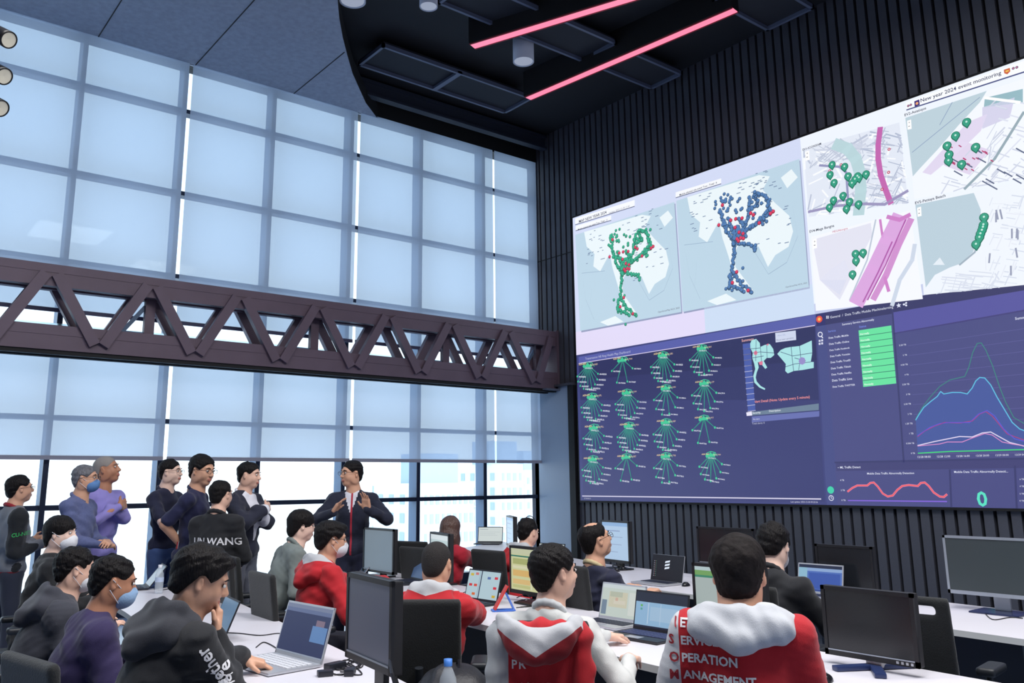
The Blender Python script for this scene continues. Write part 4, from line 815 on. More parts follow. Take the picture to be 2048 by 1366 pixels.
# ------------------------------------------------------------------ soft forms: distance fields turned into smooth meshes
class SD:
    def __init__(s, h): s.ops = []; s.h = h; s.cuts = []; s.warps = []
    def rc(s, a, b, ra, rb, k=.02, sub=False, flat=None):
        a = np.array(a, float); b = np.array(b, float); r = max(ra, rb)
        s.ops.append(('rc', a, b, ra, rb, k, sub, np.minimum(a, b)-r, np.maximum(a, b)+r)); return s
    def ell(s, c, r, R=None, k=.02, sub=False):
        c = np.array(c, float); r = np.array(r, float); R = np.eye(3) if R is None else np.array(R, float)
        e = np.sqrt(((R*r[None, :])**2).sum(1)); s.ops.append(('ell', c, r, R, None, k, sub, c-e, c+e)); return s
    def box(s, c, hf, rd=.01, R=None, k=.01, sub=False):
        c = np.array(c, float); hf = np.array(hf, float); R = np.eye(3) if R is None else np.array(R, float)
        e = (np.abs(R)*(hf+rd)[None, :]).sum(1); s.ops.append(('box', c, hf, R, rd, k, sub, c-e, c+e)); return s
    def chain(s, pts, rs, k=.012):
        for p, q, a, b in zip(pts, pts[1:], rs, rs[1:]): s.rc(p, q, a, b, k)
        return s
    def cut(s, fn): s.cuts.append(fn); return s
    def warp(s, fn): s.warps.append(fn); return s
    def mesh(s, name, mats, matfn=None, parent=None, planes=()):
        h = s.h; pos = [o for o in s.ops if not o[6]]
        lo = np.min([o[7] for o in pos], 0)-3*h-.012; hi = np.max([o[8] for o in pos], 0)+3*h+.012
        n = np.ceil((hi-lo)/h).astype(int)+1
        xs, ys, zs = [(lo[i]+h*np.arange(n[i])).astype(np.float32) for i in range(3)]
        V = np.full(n, .5, np.float32)
        for o in s.ops:
            kd, k, sub = o[0], max(o[5], 1e-4), o[6]; m = k+2.5*h
            i0 = np.maximum(((o[7]-m-lo)/h).astype(int), 0); i1 = np.minimum(((o[8]+m-lo)/h).astype(int)+2, n)
            if (i1 <= i0).any(): continue
            sl = tuple(slice(a, b) for a, b in zip(i0, i1))
            X = xs[sl[0]][:, None, None]; Y = ys[sl[1]][None, :, None]; Z = zs[sl[2]][None, None, :]
            if kd == 'rc':
                a, b, ra, rb = o[1:5]; d = b-a; L = max(d@d, 1e-9)
                t = np.clip(((X-a[0])*d[0]+(Y-a[1])*d[1]+(Z-a[2])*d[2])/L, 0, 1)
                D_ = np.sqrt((X-a[0]-t*d[0])**2+(Y-a[1]-t*d[1])**2+(Z-a[2]-t*d[2])**2)-(ra+(rb-ra)*t)
            else:
                c, R = o[1], o[3]; q = [(X-c[0])*R[0, j]+(Y-c[1])*R[1, j]+(Z-c[2])*R[2, j] for j in range(3)]
                if kd == 'ell':
                    r = o[2]; k0 = np.sqrt((q[0]/r[0])**2+(q[1]/r[1])**2+(q[2]/r[2])**2); k1 = np.sqrt((q[0]/r[0]**2)**2+(q[1]/r[1]**2)**2+(q[2]/r[2]**2)**2)+1e-6
                    D_ = k0*(k0-1)/k1
                else:
                    hf = o[2]; w_ = [np.abs(q[j])-hf[j] for j in range(3)]
                    D_ = np.sqrt(sum(np.maximum(v, 0)**2 for v in w_))+np.minimum(np.maximum(np.maximum(w_[0], w_[1]), w_[2]), 0)-o[4]
            v = V[sl]
            if sub: D_ = -D_; hh = np.maximum(k-np.abs(v-D_), 0)/k; V[sl] = np.maximum(v, D_)+hh*hh*k/4
            else: hh = np.maximum(k-np.abs(v-D_), 0)/k; V[sl] = np.minimum(v, D_)-hh*hh*k/4
        X = xs[:, None, None]; Y = ys[None, :, None]; Z = zs[None, None, :]
        for w_ in s.warps: V = V+w_(X, Y, Z)
        for c in s.cuts: V = np.maximum(V, c(X, Y, Z))
        V[0], V[-1], V[:, 0], V[:, -1], V[:, :, 0], V[:, :, -1] = (.5,)*6
        S_ = V < 0; C = n-1; cnt = np.zeros(C, np.float32); acc = np.zeros((3, *C), np.float32)
        for ax in range(3):
            sa = [slice(None)]*3; sb = [slice(None)]*3; sa[ax] = slice(0, -1); sb[ax] = slice(1, None)
            A, B_ = V[tuple(sa)], V[tuple(sb)]; X_ = S_[tuple(sa)] != S_[tuple(sb)]; t = np.where(X_, A/(A-B_+1e-12*(~X_)), 0)
            o1, o2 = [a for a in range(3) if a != ax]
            for u in (0, 1):
                for w_ in (0, 1):
                    sl = [None]*3; sl[ax] = slice(0, C[ax]); sl[o1] = slice(u, u+C[o1]); sl[o2] = slice(w_, w_+C[o2]); sl = tuple(sl)
                    x = X_[sl]; cnt += x; acc[ax] += np.where(x, t[sl], 0); acc[o1] += x*u; acc[o2] += x*w_
        M_ = cnt > 0; idx = -np.ones(C, int); idx[M_] = np.arange(M_.sum()); ii = np.argwhere(M_)
        vs = lo+h*(ii+(acc[:, M_]/cnt[M_]).T)
        fs = []
        for ax in range(3):
            o1, o2 = (ax+1) % 3, (ax+2) % 3
            sa = [slice(None)]*3; sb = [slice(None)]*3; sa[ax] = slice(0, -1); sb[ax] = slice(1, None)
            e = np.argwhere(S_[tuple(sa)] != S_[tuple(sb)]); e = e[(e[:, o1] > 0) & (e[:, o2] > 0) & (e[:, o1] < C[o1]) & (e[:, o2] < C[o2])]
            if not len(e): continue
            ins = S_[e[:, 0], e[:, 1], e[:, 2]]; q = []
            for (u, w_) in ((1, 1), (0, 1), (0, 0), (1, 0)):
                c = e.copy(); c[:, o1] -= u; c[:, o2] -= w_; q.append(idx[c[:, 0], c[:, 1], c[:, 2]])
            q = np.stack(q, 1); q[~ins] = q[~ins][:, ::-1]; fs.append(q)
        fs = np.concatenate(fs) if fs else np.zeros((0, 4), int); fs = fs[(fs >= 0).all(1)]
        # one light relax of the vertices
        nb = np.zeros_like(vs); nc = np.zeros(len(vs))
        for a, b in ((0, 1), (1, 2), (2, 3), (3, 0)):
            np.add.at(nb, fs[:, a], vs[fs[:, b]]); np.add.at(nb, fs[:, b], vs[fs[:, a]]); np.add.at(nc, fs[:, a], 1); np.add.at(nc, fs[:, b], 1)
        vs = vs*.5+.5*nb/np.maximum(nc, 1)[:, None]
        me = bpy.data.meshes.new(name); me.vertices.add(len(vs)); me.vertices.foreach_set('co', vs.astype(np.float32).ravel())
        me.loops.add(fs.size); me.loops.foreach_set('vertex_index', fs.ravel().astype(np.int32)); me.polygons.add(len(fs))
        me.polygons.foreach_set('loop_start', np.arange(0, fs.size, 4, dtype=np.int32)); me.polygons.foreach_set('loop_total', np.full(len(fs), 4, np.int32))
        for m in (mats if isinstance(mats, (list, tuple)) else [mats]): me.materials.append(m)
        me.update(calc_edges=True); me.validate()
        if len(planes):
            bm = bmesh.new(); bm.from_mesh(me)
            for co, no in planes: bmesh.ops.bisect_plane(bm, geom=bm.verts[:]+bm.edges[:]+bm.faces[:], dist=1e-5, plane_co=Vector(co), plane_no=Vector(no))
            bm.to_mesh(me); bm.free()
        if matfn is not None:
            C_ = np.empty(len(me.polygons)*3, np.float32); me.polygons.foreach_get('center', C_); me.polygons.foreach_set('material_index', matfn(C_.reshape(-1, 3).astype(float)).astype(np.int32))
        me.polygons.foreach_set('use_smooth', np.ones(len(me.polygons), bool)); me.update()
        o = link(name, me, parent); o['_v'] = 0; del o['_v']; return o
def wrinkle(amp, f, seed):
    r = random.Random(seed); A = [[r.uniform(-1, 1) for _ in range(3)] for _ in range(4)]; ph = [r.uniform(0, 6) for _ in range(4)]
    def fn(X, Y, Z):
        q = np.sin(f*(A[0][0]*X+A[0][1]*Y+A[0][2]*Z)+ph[0]); s_ = 0
        for i in (1, 2, 3): s_ = s_+np.sin(f*i*.8*(A[i][0]*X+A[i][1]*Y+A[i][2]*Z*1.6)+ph[i]+1.8*q)
        return amp*s_/3
    return fn
def rot(yaw=0, pitch=0, roll=0):
    R = Matrix.Rotation(yaw, 3, 'Z') @ Matrix.Rotation(-pitch, 3, 'Y') @ Matrix.Rotation(roll, 3, 'X'); return np.array(R)
def cloth(name, rgb, **k): return mat('cloth_'+name, rgb, .85, bump=.12, bscale=220, sheen=.15, **k)
def skin(name, rgb): return mat('skin_'+name, rgb, .48, spec=.35, bump=.03, bscale=150)
SK = {'light': skin('light', (232, 188, 166)), 'mid': skin('mid', (218, 168, 140)), 'tan': skin('tan', (188, 134, 106)), 'pale': skin('pale', (240, 204, 186))}
m_hair = mat('hair_black', (20, 17, 18), .55, bump=.6, bscale=140, spec=.22); m_hairg = mat('hair_grey', (112, 112, 118), .6, bump=.5, bscale=160, var=.35, vscale=40)
m_hairw = mat('hair_silver', (150, 144, 140), .7, bump=.4, bscale=200); m_hairb = mat('hair_brown', (88, 64, 56), .38, bump=.4, bscale=60, var=.2, vscale=20); m_hairz = mat('hair_crop', (38, 34, 34), .75, bump=.7, bscale=260, var=.3, vscale=60)
m_eyew = mat('eye_white', (225, 222, 218), .3); m_iris = mat('eye_dark', (30, 20, 16), .2); m_lip = mat('lips', (186, 120, 106), .5); m_gls = mat('glasses_rim', (24, 22, 26), .3, .2); m_maskb = mat('mask_blue', (150, 184, 222), .8, bump=.2, bscale=120); m_maskw = mat('mask_white', (228, 230, 236), .8, bump=.15, bscale=120)

def strands(m, sx=130, sz=22, st=.9):
    t = m.node_tree; b = t.nodes['Principled BSDF']
    for n_ in list(t.nodes):
        if n_.type == 'BUMP': bp = n_
    co = t.nodes.new('ShaderNodeTexCoord'); mp = t.nodes.new('ShaderNodeMapping'); nz = t.nodes.new('ShaderNodeTexNoise'); mp.inputs['Scale'].default_value = (sx, sx, sz); nz.inputs['Scale'].default_value = 1; nz.inputs['Detail'].default_value = 3
    t.links.new(co.outputs['Object'], mp.inputs[0]); t.links.new(mp.outputs[0], nz.inputs['Vector']); t.links.new(nz.outputs['Fac'], bp.inputs['Height']); bp.inputs['Strength'].default_value = st
for m_ in (m_hair, m_hairg, m_hairb): strands(m_)
def hand_ops(s, W_, d, n, side, curl=.35, spread=1.0, thumb=1.0, sc=1.0):
    """W_ wrist, d towards the fingers, n out of the back of the hand, side +1 left / -1 right"""
    d = np.array(d, float); d /= np.linalg.norm(d); n = np.array(n, float); n -= d*(n@d); n /= np.linalg.norm(n); t = np.cross(n, d)*(-side)
    W_ = np.array(W_, float); R = np.stack([d, t, n], 1)
    s.box(W_+d*.048*sc, (.036*sc, .030*sc, .005*sc), .011*sc, R, k=.012)
    s.ell(W_+d*.03*sc+t*.026*sc-n*.006*sc, (.032*sc, .018*sc, .016*sc), R, k=.014)
    for off, L, bs in ((.029, .070, .086), (.0095, .078, .090), (-.010, .072, .087), (-.0285, .056, .079)):
        p = W_+d*bs*sc+t*off*sc; a = curl*.6+(.08 if off < 0 else 0); dd = d+t*off*3.2*(spread-.4); dd /= np.linalg.norm(dd); r = .0092*sc if abs(off) < .02 else .0085*sc
        for f_ in (.46, .31, .23):
            v = dd*math.cos(a)-n*math.sin(a); q = p+v*L*f_*sc; s.rc(p, q, r, r*.9, k=.004); p = q; r *= .9; a += curl
    p = W_+d*.022*sc+t*.030*sc-n*.004*sc; v = d*.62+t*.72*thumb-n*.25; v /= np.linalg.norm(v); q = p+v*.042*sc; s.rc(p, q, .0125*sc, .0105*sc, k=.010)
    v = d*.92+t*.28*thumb-n*.30; v /= np.linalg.norm(v); s.rc(q, q+v*.030*sc, .0105*sc, .0085*sc, k=.004)

def ik(S0, W_, pole, l1=.285, l2=.255):
    S0 = np.array(S0, float); W_ = np.array(W_, float); v = W_-S0; D_ = np.linalg.norm(v); mx_ = (l1+l2)*.995
    if D_ > mx_: k = D_/mx_; l1 *= k; l2 *= k
    u = v/D_; a = (l1*l1-l2*l2+D_*D_)/(2*D_); hgt = math.sqrt(max(l1*l1-a*a, 0)); p = np.array(pole, float); p -= u*(p@u); p /= np.linalg.norm(p)+1e-9
    return S0+u*a+p*hgt

def person(hp_, depth, label, hy, hpit=0, hrol=0, by=0, lean=.08, pose='sit', sk='mid', hair='short', hm=None, top='shirt', tc=(100, 100, 100), mats=None, matfn=None, hood=None, sleeve='long', arms=(None, None), legs=(30, 34, 50), mask=None, glasses=False, group=None, fat=1.0, shoe=(28, 28, 32), sc=1.0, collar=None, side_lean=0, brow=True, skirt=True, seatz=.545, hoodz=-.04, hs=(1, 1, 1), planes=lambda N, L: (), scalp=False, neck=.085):
    Hc = np.array(onD(*hp_, depth)); B = math.radians(by); Rb = rot(B); Rw = rot(math.radians(hy), math.radians(hpit), math.radians(hrol))
    Rh = Rb.T @ Rw                     # head turn in the body's own frame
    Nw = Hc+Rw @ np.array((-.030, 0, -.075))*sc+np.array((0, 0, -neck))*sc
    pz = (Nw[2]-.53*sc) if pose == 'stand' else seatz
    pel = Nw-Rb @ np.array((lean, side_lean, 0)); root = np.array((pel[0], pel[1], 0))
    r = empty('person', root, B, label, 'person', group)
    loc = lambda p: Rb.T @ (np.array(p)-root)
    N = loc(Nw); H = loc(Hc); hd = lambda *p: H+Rh @ (np.array(p)*sc)
    P0 = np.array((0, 0, pz)); sv = N-P0; L = np.linalg.norm(sv); s_ = sv/L; y_ = np.array((0, 1, 0)); x_ = np.cross(y_, s_); x_ /= np.linalg.norm(x_); y2 = np.cross(s_, x_); Rs = np.stack([x_, y2, s_], 1)
    sp = lambda f, l, u: P0+Rs @ np.array((f, l, u))
    SH = [sp(-.015, .168*sc*fat**.5, L-.080), sp(-.015, -.168*sc*fat**.5, L-.080)]
    near = depth < 5.4; hh = .0054 if near else .0068
    # arms
    A = []
    for i, sd in enumerate((1, -1)):
        q = arms[i] or {}
        if 'w' in q: Wr = loc(q['w'])          # wrist given in the hall
        elif 'l' in q: Wr = np.array(q['l'], float)
        else: Wr = np.array((.36, .15*sd, .80)) if pose == 'sit' else np.array((.05, .24*sd, pz+.02))
        E_ = ik(SH[i], Wr, q.get('pole', (-.45, .45*sd, -.8)))
        v = Wr-E_; fa = v/np.linalg.norm(v)
        hdv = np.array(q['d'], float) if 'd' in q else (fa*.8+np.array((.3, 0, -.12)) if pose == 'sit' else fa)
        A.append(dict(S=SH[i], E=E_, W=Wr, d=hdv/np.linalg.norm(hdv), n=np.array(q.get('n', (0, 0, 1) if pose == 'sit' else (0, sd, 0)), float), curl=q.get('c', .32), spread=q.get('sp', 1.0), side=sd, hide=q.get('hide', False)))
    # ---- body: head, neck, trunk core, forearms and hands in one mesh
    b = SD(hh)
    E = lambda c, r_, k=.02, R=None, sub=False: b.ell(hd(*c), np.array(r_)*sc, Rh if R is None else Rh @ R, k, sub)
    E((-.014, 0, .036), (.094, .075, .080)); E((.022, 0, -.026), (.070, .062, .082), .03); E((.046, 0, -.088), (.034, .032, .024), .03)
    for s2 in (1, -1):
        E((.052, s2*.033, -.028), (.028, .026, .030), .02); E((-.004, s2*.060, -.045), (.045, .014, .045), .02)
    b.rc(hd(.084, 0, .014), hd(.104, 0, -.022), .0075*sc, .0125*sc, .014)
    for s2 in (1, -1): b.ell(hd(.098, s2*.011, -.027), np.array((.010, .0085, .008))*sc, Rh, .006)
    E((.074, 0, .030), (.017, .048, .010), .016)
    for s2 in (1, -1): b.ell(hd(.094, s2*.033, .009), np.array((.016, .019, .013))*sc, Rh, .012, True)
    E((.086, 0, -.056), (.014, .025, .0075), .010); b.ell(hd(.104, 0, -.0565), np.array((.010, .028, .0022))*sc, Rh, .006, True); E((.084, 0, -.066), (.014, .020, .006), .008)
    for s2 in (1, -1):
        Re = rot(s2*.45, .12); b.ell(hd(-.010, s2*.080, -.004), np.array((.017, .0085, .031))*sc, Rh @ Re, .006); b.ell(hd(-.006, s2*.090, .000), np.array((.009, .007, .018))*sc, Rh @ Re, .005, True)
    b.rc(hd(-.022, 0, -.05), N+s_*.01-x_*.01, .056*sc, .062*sc, .03)
    b.rc(N+s_*.0-x_*.01, sp(0, 0, L-.14), .062*sc, .09, .04)
    if collar == 'open': b.ell(sp(.03, 0, L-.09), (.075, .11, .06), Rs, .03)
    def mf(p):
        q = (p-H) @ Rh/sc; m = np.zeros(len(p), int)
        m[(np.abs(q[:, 1]) < .026) & (q[:, 2] > -.073) & (q[:, 2] < -.050) & (q[:, 0] > .085)] = 1
        return m
    for a in A:
        b.rc(sp(0, 0, L-.14), a['S'], .06, .042, .03); b.rc(a['S'], a['E'], .042*sc, .036*sc, .02)
        f2 = a['W'] if not a['hide'] else a['E']+(a['W']-a['E'])*.6
        b.rc(a['E'], f2, .040*sc if sleeve == 'short' else .030*sc, .0255*sc, .012)
        if a['hide']: continue
        b.rc(a['W'], a['W']+a['d']*.02, .0245*sc, .024*sc, .01)
        hand_ops(b, a['W'], a['d'], a['n'], a['side'], a['curl'], a['spread'], sc=sc)
    ob = b.mesh('body', [SK[sk], m_lip], mf, r)
    # ---- eyes, brows
    q = MB()
    for s2 in (1, -1):
        vs = []; fs = []; c = hd(.0795, s2*.033, .009)
        for i in range(7):
            for k in range(12):
                t_ = i/6*PI/2; v = np.array((math.cos(t_), math.sin(t_)*math.cos(k/12*2*PI), math.sin(t_)*math.sin(k/12*2*PI)*.62))*.0125*sc; vs.append(c+Rh @ v)
        for i in range(6):
            for k in range(12): fs.append((i*12+k, i*12+(k+1) % 12, (i+1)*12+(k+1) % 12, (i+1)*12+k))
        q.add(vs, fs[:24], m_iris, True); q.add(vs, fs[24:], m_eyew, True)
    q.build('eyes', ob)
    hmat = hm or m_hair
    q = MB()
    if brow:
        for s2 in (1, -1): q.tube([hd(.0925-.001, s2*.014, .030), hd(.091, s2*.030, .0345), hd(.078, s2*.050, .029)], [.003*sc, .0036*sc, .002*sc], m_hair if hm is not m_hairw else hm, 6)
        q.build('eyebrows', ob)
    # ---- hair
    hz = SD(.0055 if near else .0072); HE = lambda c, r_, k=.02: hz.ell(hd(*c), np.array(r_)*sc, Rh, k)
    zmin = ([-.13, -.07, -.02, .0, .03, .055, .075, .12], [-.085, -.070, .028, .032, .010, .036, .066, .080])
    if hair in ('short', 'thick', 'balding', 'spiky'):
        g_ = {'short': 0, 'thick': .010, 'balding': -.002, 'spiky': .007}[hair]
        HE((-.020, 0, .042), (.103+g_, .083+g_, .086+g_)); HE((-.045, 0, -.02), (.068+g_*.5, .066+g_*.4, .07), .03)
        if hair in ('thick',): HE((.045, .012, .088), (.055, .062, .030), .02); 
        hz.warp(wrinkle(.0055 if hair != 'balding' else .003, 55/sc, hash_(label))); hz.warp(wrinkle(.0025, 150, hash_(label)+3))
    elif hair == 'fringe':
        HE((-.016, 0, .040), (.110, .090, .092)); HE((-.045, 0, -.03), (.072, .074, .08), .03); zmin = ([-.13, -.07, -.02, .0, .03, .06, .08, .12], [-.10, -.085, -.005, -.005, -.02, .012, .030, .034]); hz.warp(wrinkle(.0035, 80, hash_(label)))
    elif hair == 'crop': HE((-.016, 0, .039), (.0965, .0785, .083)); HE((-.040, 0, -.015), (.070, .066, .07), .03)
    elif hair == 'long':
        HE((-.018, 0, .036), (.108, .092, .092)); hz.chain([hd(-.045, 0, 0), hd(-.055, 0, -.10), hd(-.050, 0, -.215)], [.094*sc, .104*sc, .100*sc], .03)
        zmin = ([-.13, -.0, .03, .055, .075, .12], [-.24, -.24, -.20, -.02, .04, .06]); hz.warp(wrinkle(.002, 60, 3))
    if hair != 'none':
        HR = Rh.T
        def lc(X, Y, Z, j): return ((X-H[0])*HR[j, 0]+(Y-H[1])*HR[j, 1]+(Z-H[2])*HR[j, 2])/sc
        hz.cut(lambda X, Y, Z: (np.interp(lc(X, Y, Z, 0).astype(float), *zmin).astype(np.float32)-lc(X, Y, Z, 2))*.8*sc)
        if hair == 'balding': hz.ell(hd(-.01, .0, .125), np.array((.060, .048, .040))*sc, Rh, .01, True)
        if hair == 'long': hz.cut(lambda X, Y, Z: (lc(X, Y, Z, 0)-.035+np.abs(lc(X, Y, Z, 2)-.2)*.0) if False else np.minimum(lc(X, Y, Z, 0)-.025, .045-lc(X, Y, Z, 2)))
        hz.mesh('hair', [hmat, mat('scalp', (150, 108, 88), .5)], (lambda p: (((((p-H) @ Rh/sc-np.array((.012, .0, .125)))/np.array((.030, .026, .03)))**2).sum(1) < 1).astype(int)) if scalp else None, ob)
    # ---- clothes
    tk = {'shirt': .0, 'jacket': .012, 'hoodie': .018, 'polo': .0}[top]; f_ = fat
    if mats is None: mats = [cloth('%d_%d_%d' % tc, tc)]
    c = SD(.0095 if near else .012)
    c.ell(sp(.005, 0, L-.19), (.112*f_+tk, .160+tk+.01*(f_-1), .17+tk), Rs, .05); c.ell(sp(.012, 0, L*.42), (.110*f_+tk, .142*f_+tk, .17), Rs, .06); c.ell(sp(.0, 0, .03), (.122*f_+tk, .160*f_+tk, .115), Rs, .05)
    for sd, a in zip((1, -1), A):
        c.rc(sp(-.02, 0, L-.035), a['S'], .058+tk*.5, .054+tk*.6, .06)
        if sleeve == 'short': m_ = a['S']+(a['E']-a['S'])*.82; c.rc(a['S'], m_, .057+tk, .060+tk, .05)
        else:
            c.rc(a['S'], a['E'], .056+tk*.7, .049+tk*.9, .06); c.rc(a['E'], a['W']-(a['W']-a['E'])*.05, .049+tk*.9, .034+tk*.8, .03)
            if top != 'shirt': c.rc(a['W']-(a['W']-a['E'])*.14, a['W']-(a['W']-a['E'])*.04, .039+tk*.6, .037+tk*.5, .01)
    c.ell(sp(.02, 0, L+.03), (.052, .050, .06), Rs, .01, True)
    c.warp(wrinkle(.010, 20, hash_(label)+1)); c.warp(wrinkle(.004, 48, hash_(label)+2))
    if pose == 'sit': pass
    co_ = c.mesh({'shirt': 'shirt', 'polo': 'polo_shirt', 'jacket': 'jacket', 'hoodie': 'hoodie'}[top], mats, (lambda p: matfn(p, sp, L, N, A)) if matfn else None, r, planes(N, L))
    if hood is not None:
        k_ = SD(.0085 if near else .011)
        hp2 = lambda x, y, z: N+Rs @ (np.array((x, y, z))*np.array(hs))
        k_.chain([hp2(.075, .045, -.075), hp2(.03, .095, -.045), hp2(-.035, .118, -.010), hp2(-.095, .085, .012), hp2(-.118, 0, .018), hp2(-.095, -.085, .012), hp2(-.035, -.118, -.010), hp2(.03, -.095, -.045), hp2(.075, -.045, -.075)], [.018, .024, .027, .028, .028, .028, .027, .024, .018], .03)
        k_.chain([hp2(-.03, .150, -.045), hp2(-.105, .115, -.085), hp2(-.145, 0, -.150), hp2(-.105, -.115, -.085), hp2(-.03, -.150, -.045)], [.024, .036, .042, .036, .024], .05)
        k_.ell(hp2(-.118, 0, -.06), (.040, .125*hs[1], .080*hs[2]), Rs @ rot(0, -.2), .05)
        k_.ell(hp2(-.070, 0, .035), (.040, .072, .050), Rs, .03, True)
        k_.warp(wrinkle(.006, 34, hash_(label)+5))
        if isinstance(hood, tuple): hm_ = hood
        else: hm_ = (hood,)
        k_.mesh('hood', list(hm_), (lambda p: (((p-N) @ Rs)[:, 2] < hoodz+.35*np.abs(((p-N) @ Rs)[:, 1])).astype(int)) if len(hm_) > 1 else None, co_, [(N+Rs @ np.array((0, 0, hoodz)), Rs @ np.array((0, -.35, 1.0))), (N+Rs @ np.array((0, 0, hoodz)), Rs @ np.array((0, .35, 1.0)))] if len(hm_) > 1 else ())
    elif top in ('shirt', 'polo', 'jacket'):
        k_ = SD(.006 if near else .008); cm = collar if isinstance(collar, bpy.types.Material) else mats[0]
        ring_ = [N+Rs @ np.array((-.014+.064*math.cos(a), .068*math.sin(a), .000-.034*math.cos(a))) for a in [PI*(.10+1.8*i/12) for i in range(13)]]
        k_.chain(ring_, [.0165]*13, .01); k_.mesh('collar', cm, None, co_)
    # ---- trousers and shoes
    tr = SD(.014); lg = cloth('leg_%d_%d_%d' % legs, legs); sh = SD(.010); cm_ = mat('shoe_%d_%d_%d' % shoe, shoe, .5)
    tr.ell(P0+np.array((.0, 0, -.01)), (.118*f_, .158*f_, .105), None, .04)
    for sd in (1, -1):
        if pose == 'sit':
            kn = np.array((.42, .12*sd, .50)); an = np.array((.40, .13*sd, .10)); tr.rc(P0+np.array((.02, .085*sd, -.02)), kn, .088, .062, .03); tr.rc(kn, an, .062, .050, .03)
        else:
            kn = np.array((.02, .10*sd, pz*.52)); an = np.array((-.01, .115*sd, .09)); tr.rc(P0+np.array((0, .080*sd, -.05)), kn, .088*f_, .064, .03); tr.rc(kn, an, .064, .052, .03)
        sh.ell(an+np.array((.06, .01*sd, -.050)), (.135, .047, .042), None, .02); sh.rc(an+np.array((0, 0, -.02)), an+np.array((0, 0, .02)), .045, .043, .02)
    sh.cut(lambda X, Y, Z: .002-Z+0*X+0*Y)
    tr.warp(wrinkle(.005, 24, hash_(label)+7)); tr.mesh('trousers', lg, None, r); sh.mesh('shoes', cm_, None, r)
    # ---- mask, glasses
    if mask is not None:
        k_ = SD(.0045 if near else .006); k_.ell(hd(.034, 0, -.056), np.array((.084, .068, .064))*sc, Rh, .01); k_.rc(hd(.09, 0, -.005), hd(.108, 0, -.030), .010*sc, .012*sc, .02)
        HR = Rh.T
        def lq(X, Y, Z, j): return ((X-H[0])*HR[j, 0]+(Y-H[1])*HR[j, 1]+(Z-H[2])*HR[j, 2])/sc
        k_.cut(lambda X, Y, Z: (lq(X, Y, Z, 2)+.010-(lq(X, Y, Z, 0)-.09)*.6)*sc); k_.cut(lambda X, Y, Z: (.030-lq(X, Y, Z, 0))*sc)
        mo = k_.mesh('face_mask', mask, None, ob)
        q = MB()
        for s2 in (1, -1):
            for z1, z2 in ((-.022, .018), (-.085, -.030)): q.tube([hd(.036, s2*.066, z1), hd(.008, s2*.080, (z1+z2)/2), hd(-.020, s2*.088, z2)], .0018*sc, m_maskw, 6)
        q.build('ear_loop', mo)
    if glasses:
        q = MB()
        for s2 in (1, -1):
            q.tube([hd(.104, s2*(.033+.023*math.cos(a)), .006+.017*math.sin(a)) for a in [2*PI*k/16 for k in range(17)]], .0016*sc, m_gls, 6); q.tube([hd(.103, s2*.056, .012), hd(.05, s2*.080, .013), hd(-.02, s2*.088, .008)], .0016*sc, m_gls, 6)
        q.tube([hd(.105, .010, .010), hd(.108, 0, .013), hd(.105, -.010, .010)], .0016*sc, m_gls, 6); q.build('glasses', ob)
    return dict(root=r, body=ob, top=co_, N=N, H=H, Rh=Rh, sp=sp, L=L, Rs=Rs, hd=hd, A=A, B=B, rootp=root, sc=sc)
def hash_(s): return sum(ord(c)*(i+1) for i, c in enumerate(s)) % 9973
def decal(target, name, lines, mt, dirv=(1, 0, 0), u=(0, -1, 0), up=(0, 0, 1), off=.003, start=.5):
    """printed lettering pressed onto a garment; lines: (text, origin, size)"""
    me = target.data; vs = np.empty(len(me.vertices)*3, np.float32); me.vertices.foreach_get('co', vs); bv = BVHTree.FromPolygons([Vector(v) for v in vs.reshape(-1, 3)], [tuple(p.vertices) for p in me.polygons])
    d = Vector(dirv).normalized(); u = Vector(u); up = Vector(up); q = MB()
    for (txt, o, size, bold) in lines:
        tv, tf, tw_ = text_geo(txt, bold); P = []
        for a, b in tv:
            p = Vector(o)+u*a*size+up*b*size; hit = bv.ray_cast(p-d*start, d)[0]; P.append((hit-d*off) if hit else None)
        zz = [p for p in P if p]
        if not zz: continue
        F = [f for f in tf if all(P[i] for i in f)]; P = [p or zz[0] for p in P]; q.add(P, F, mt)
    return q.build(name, target)

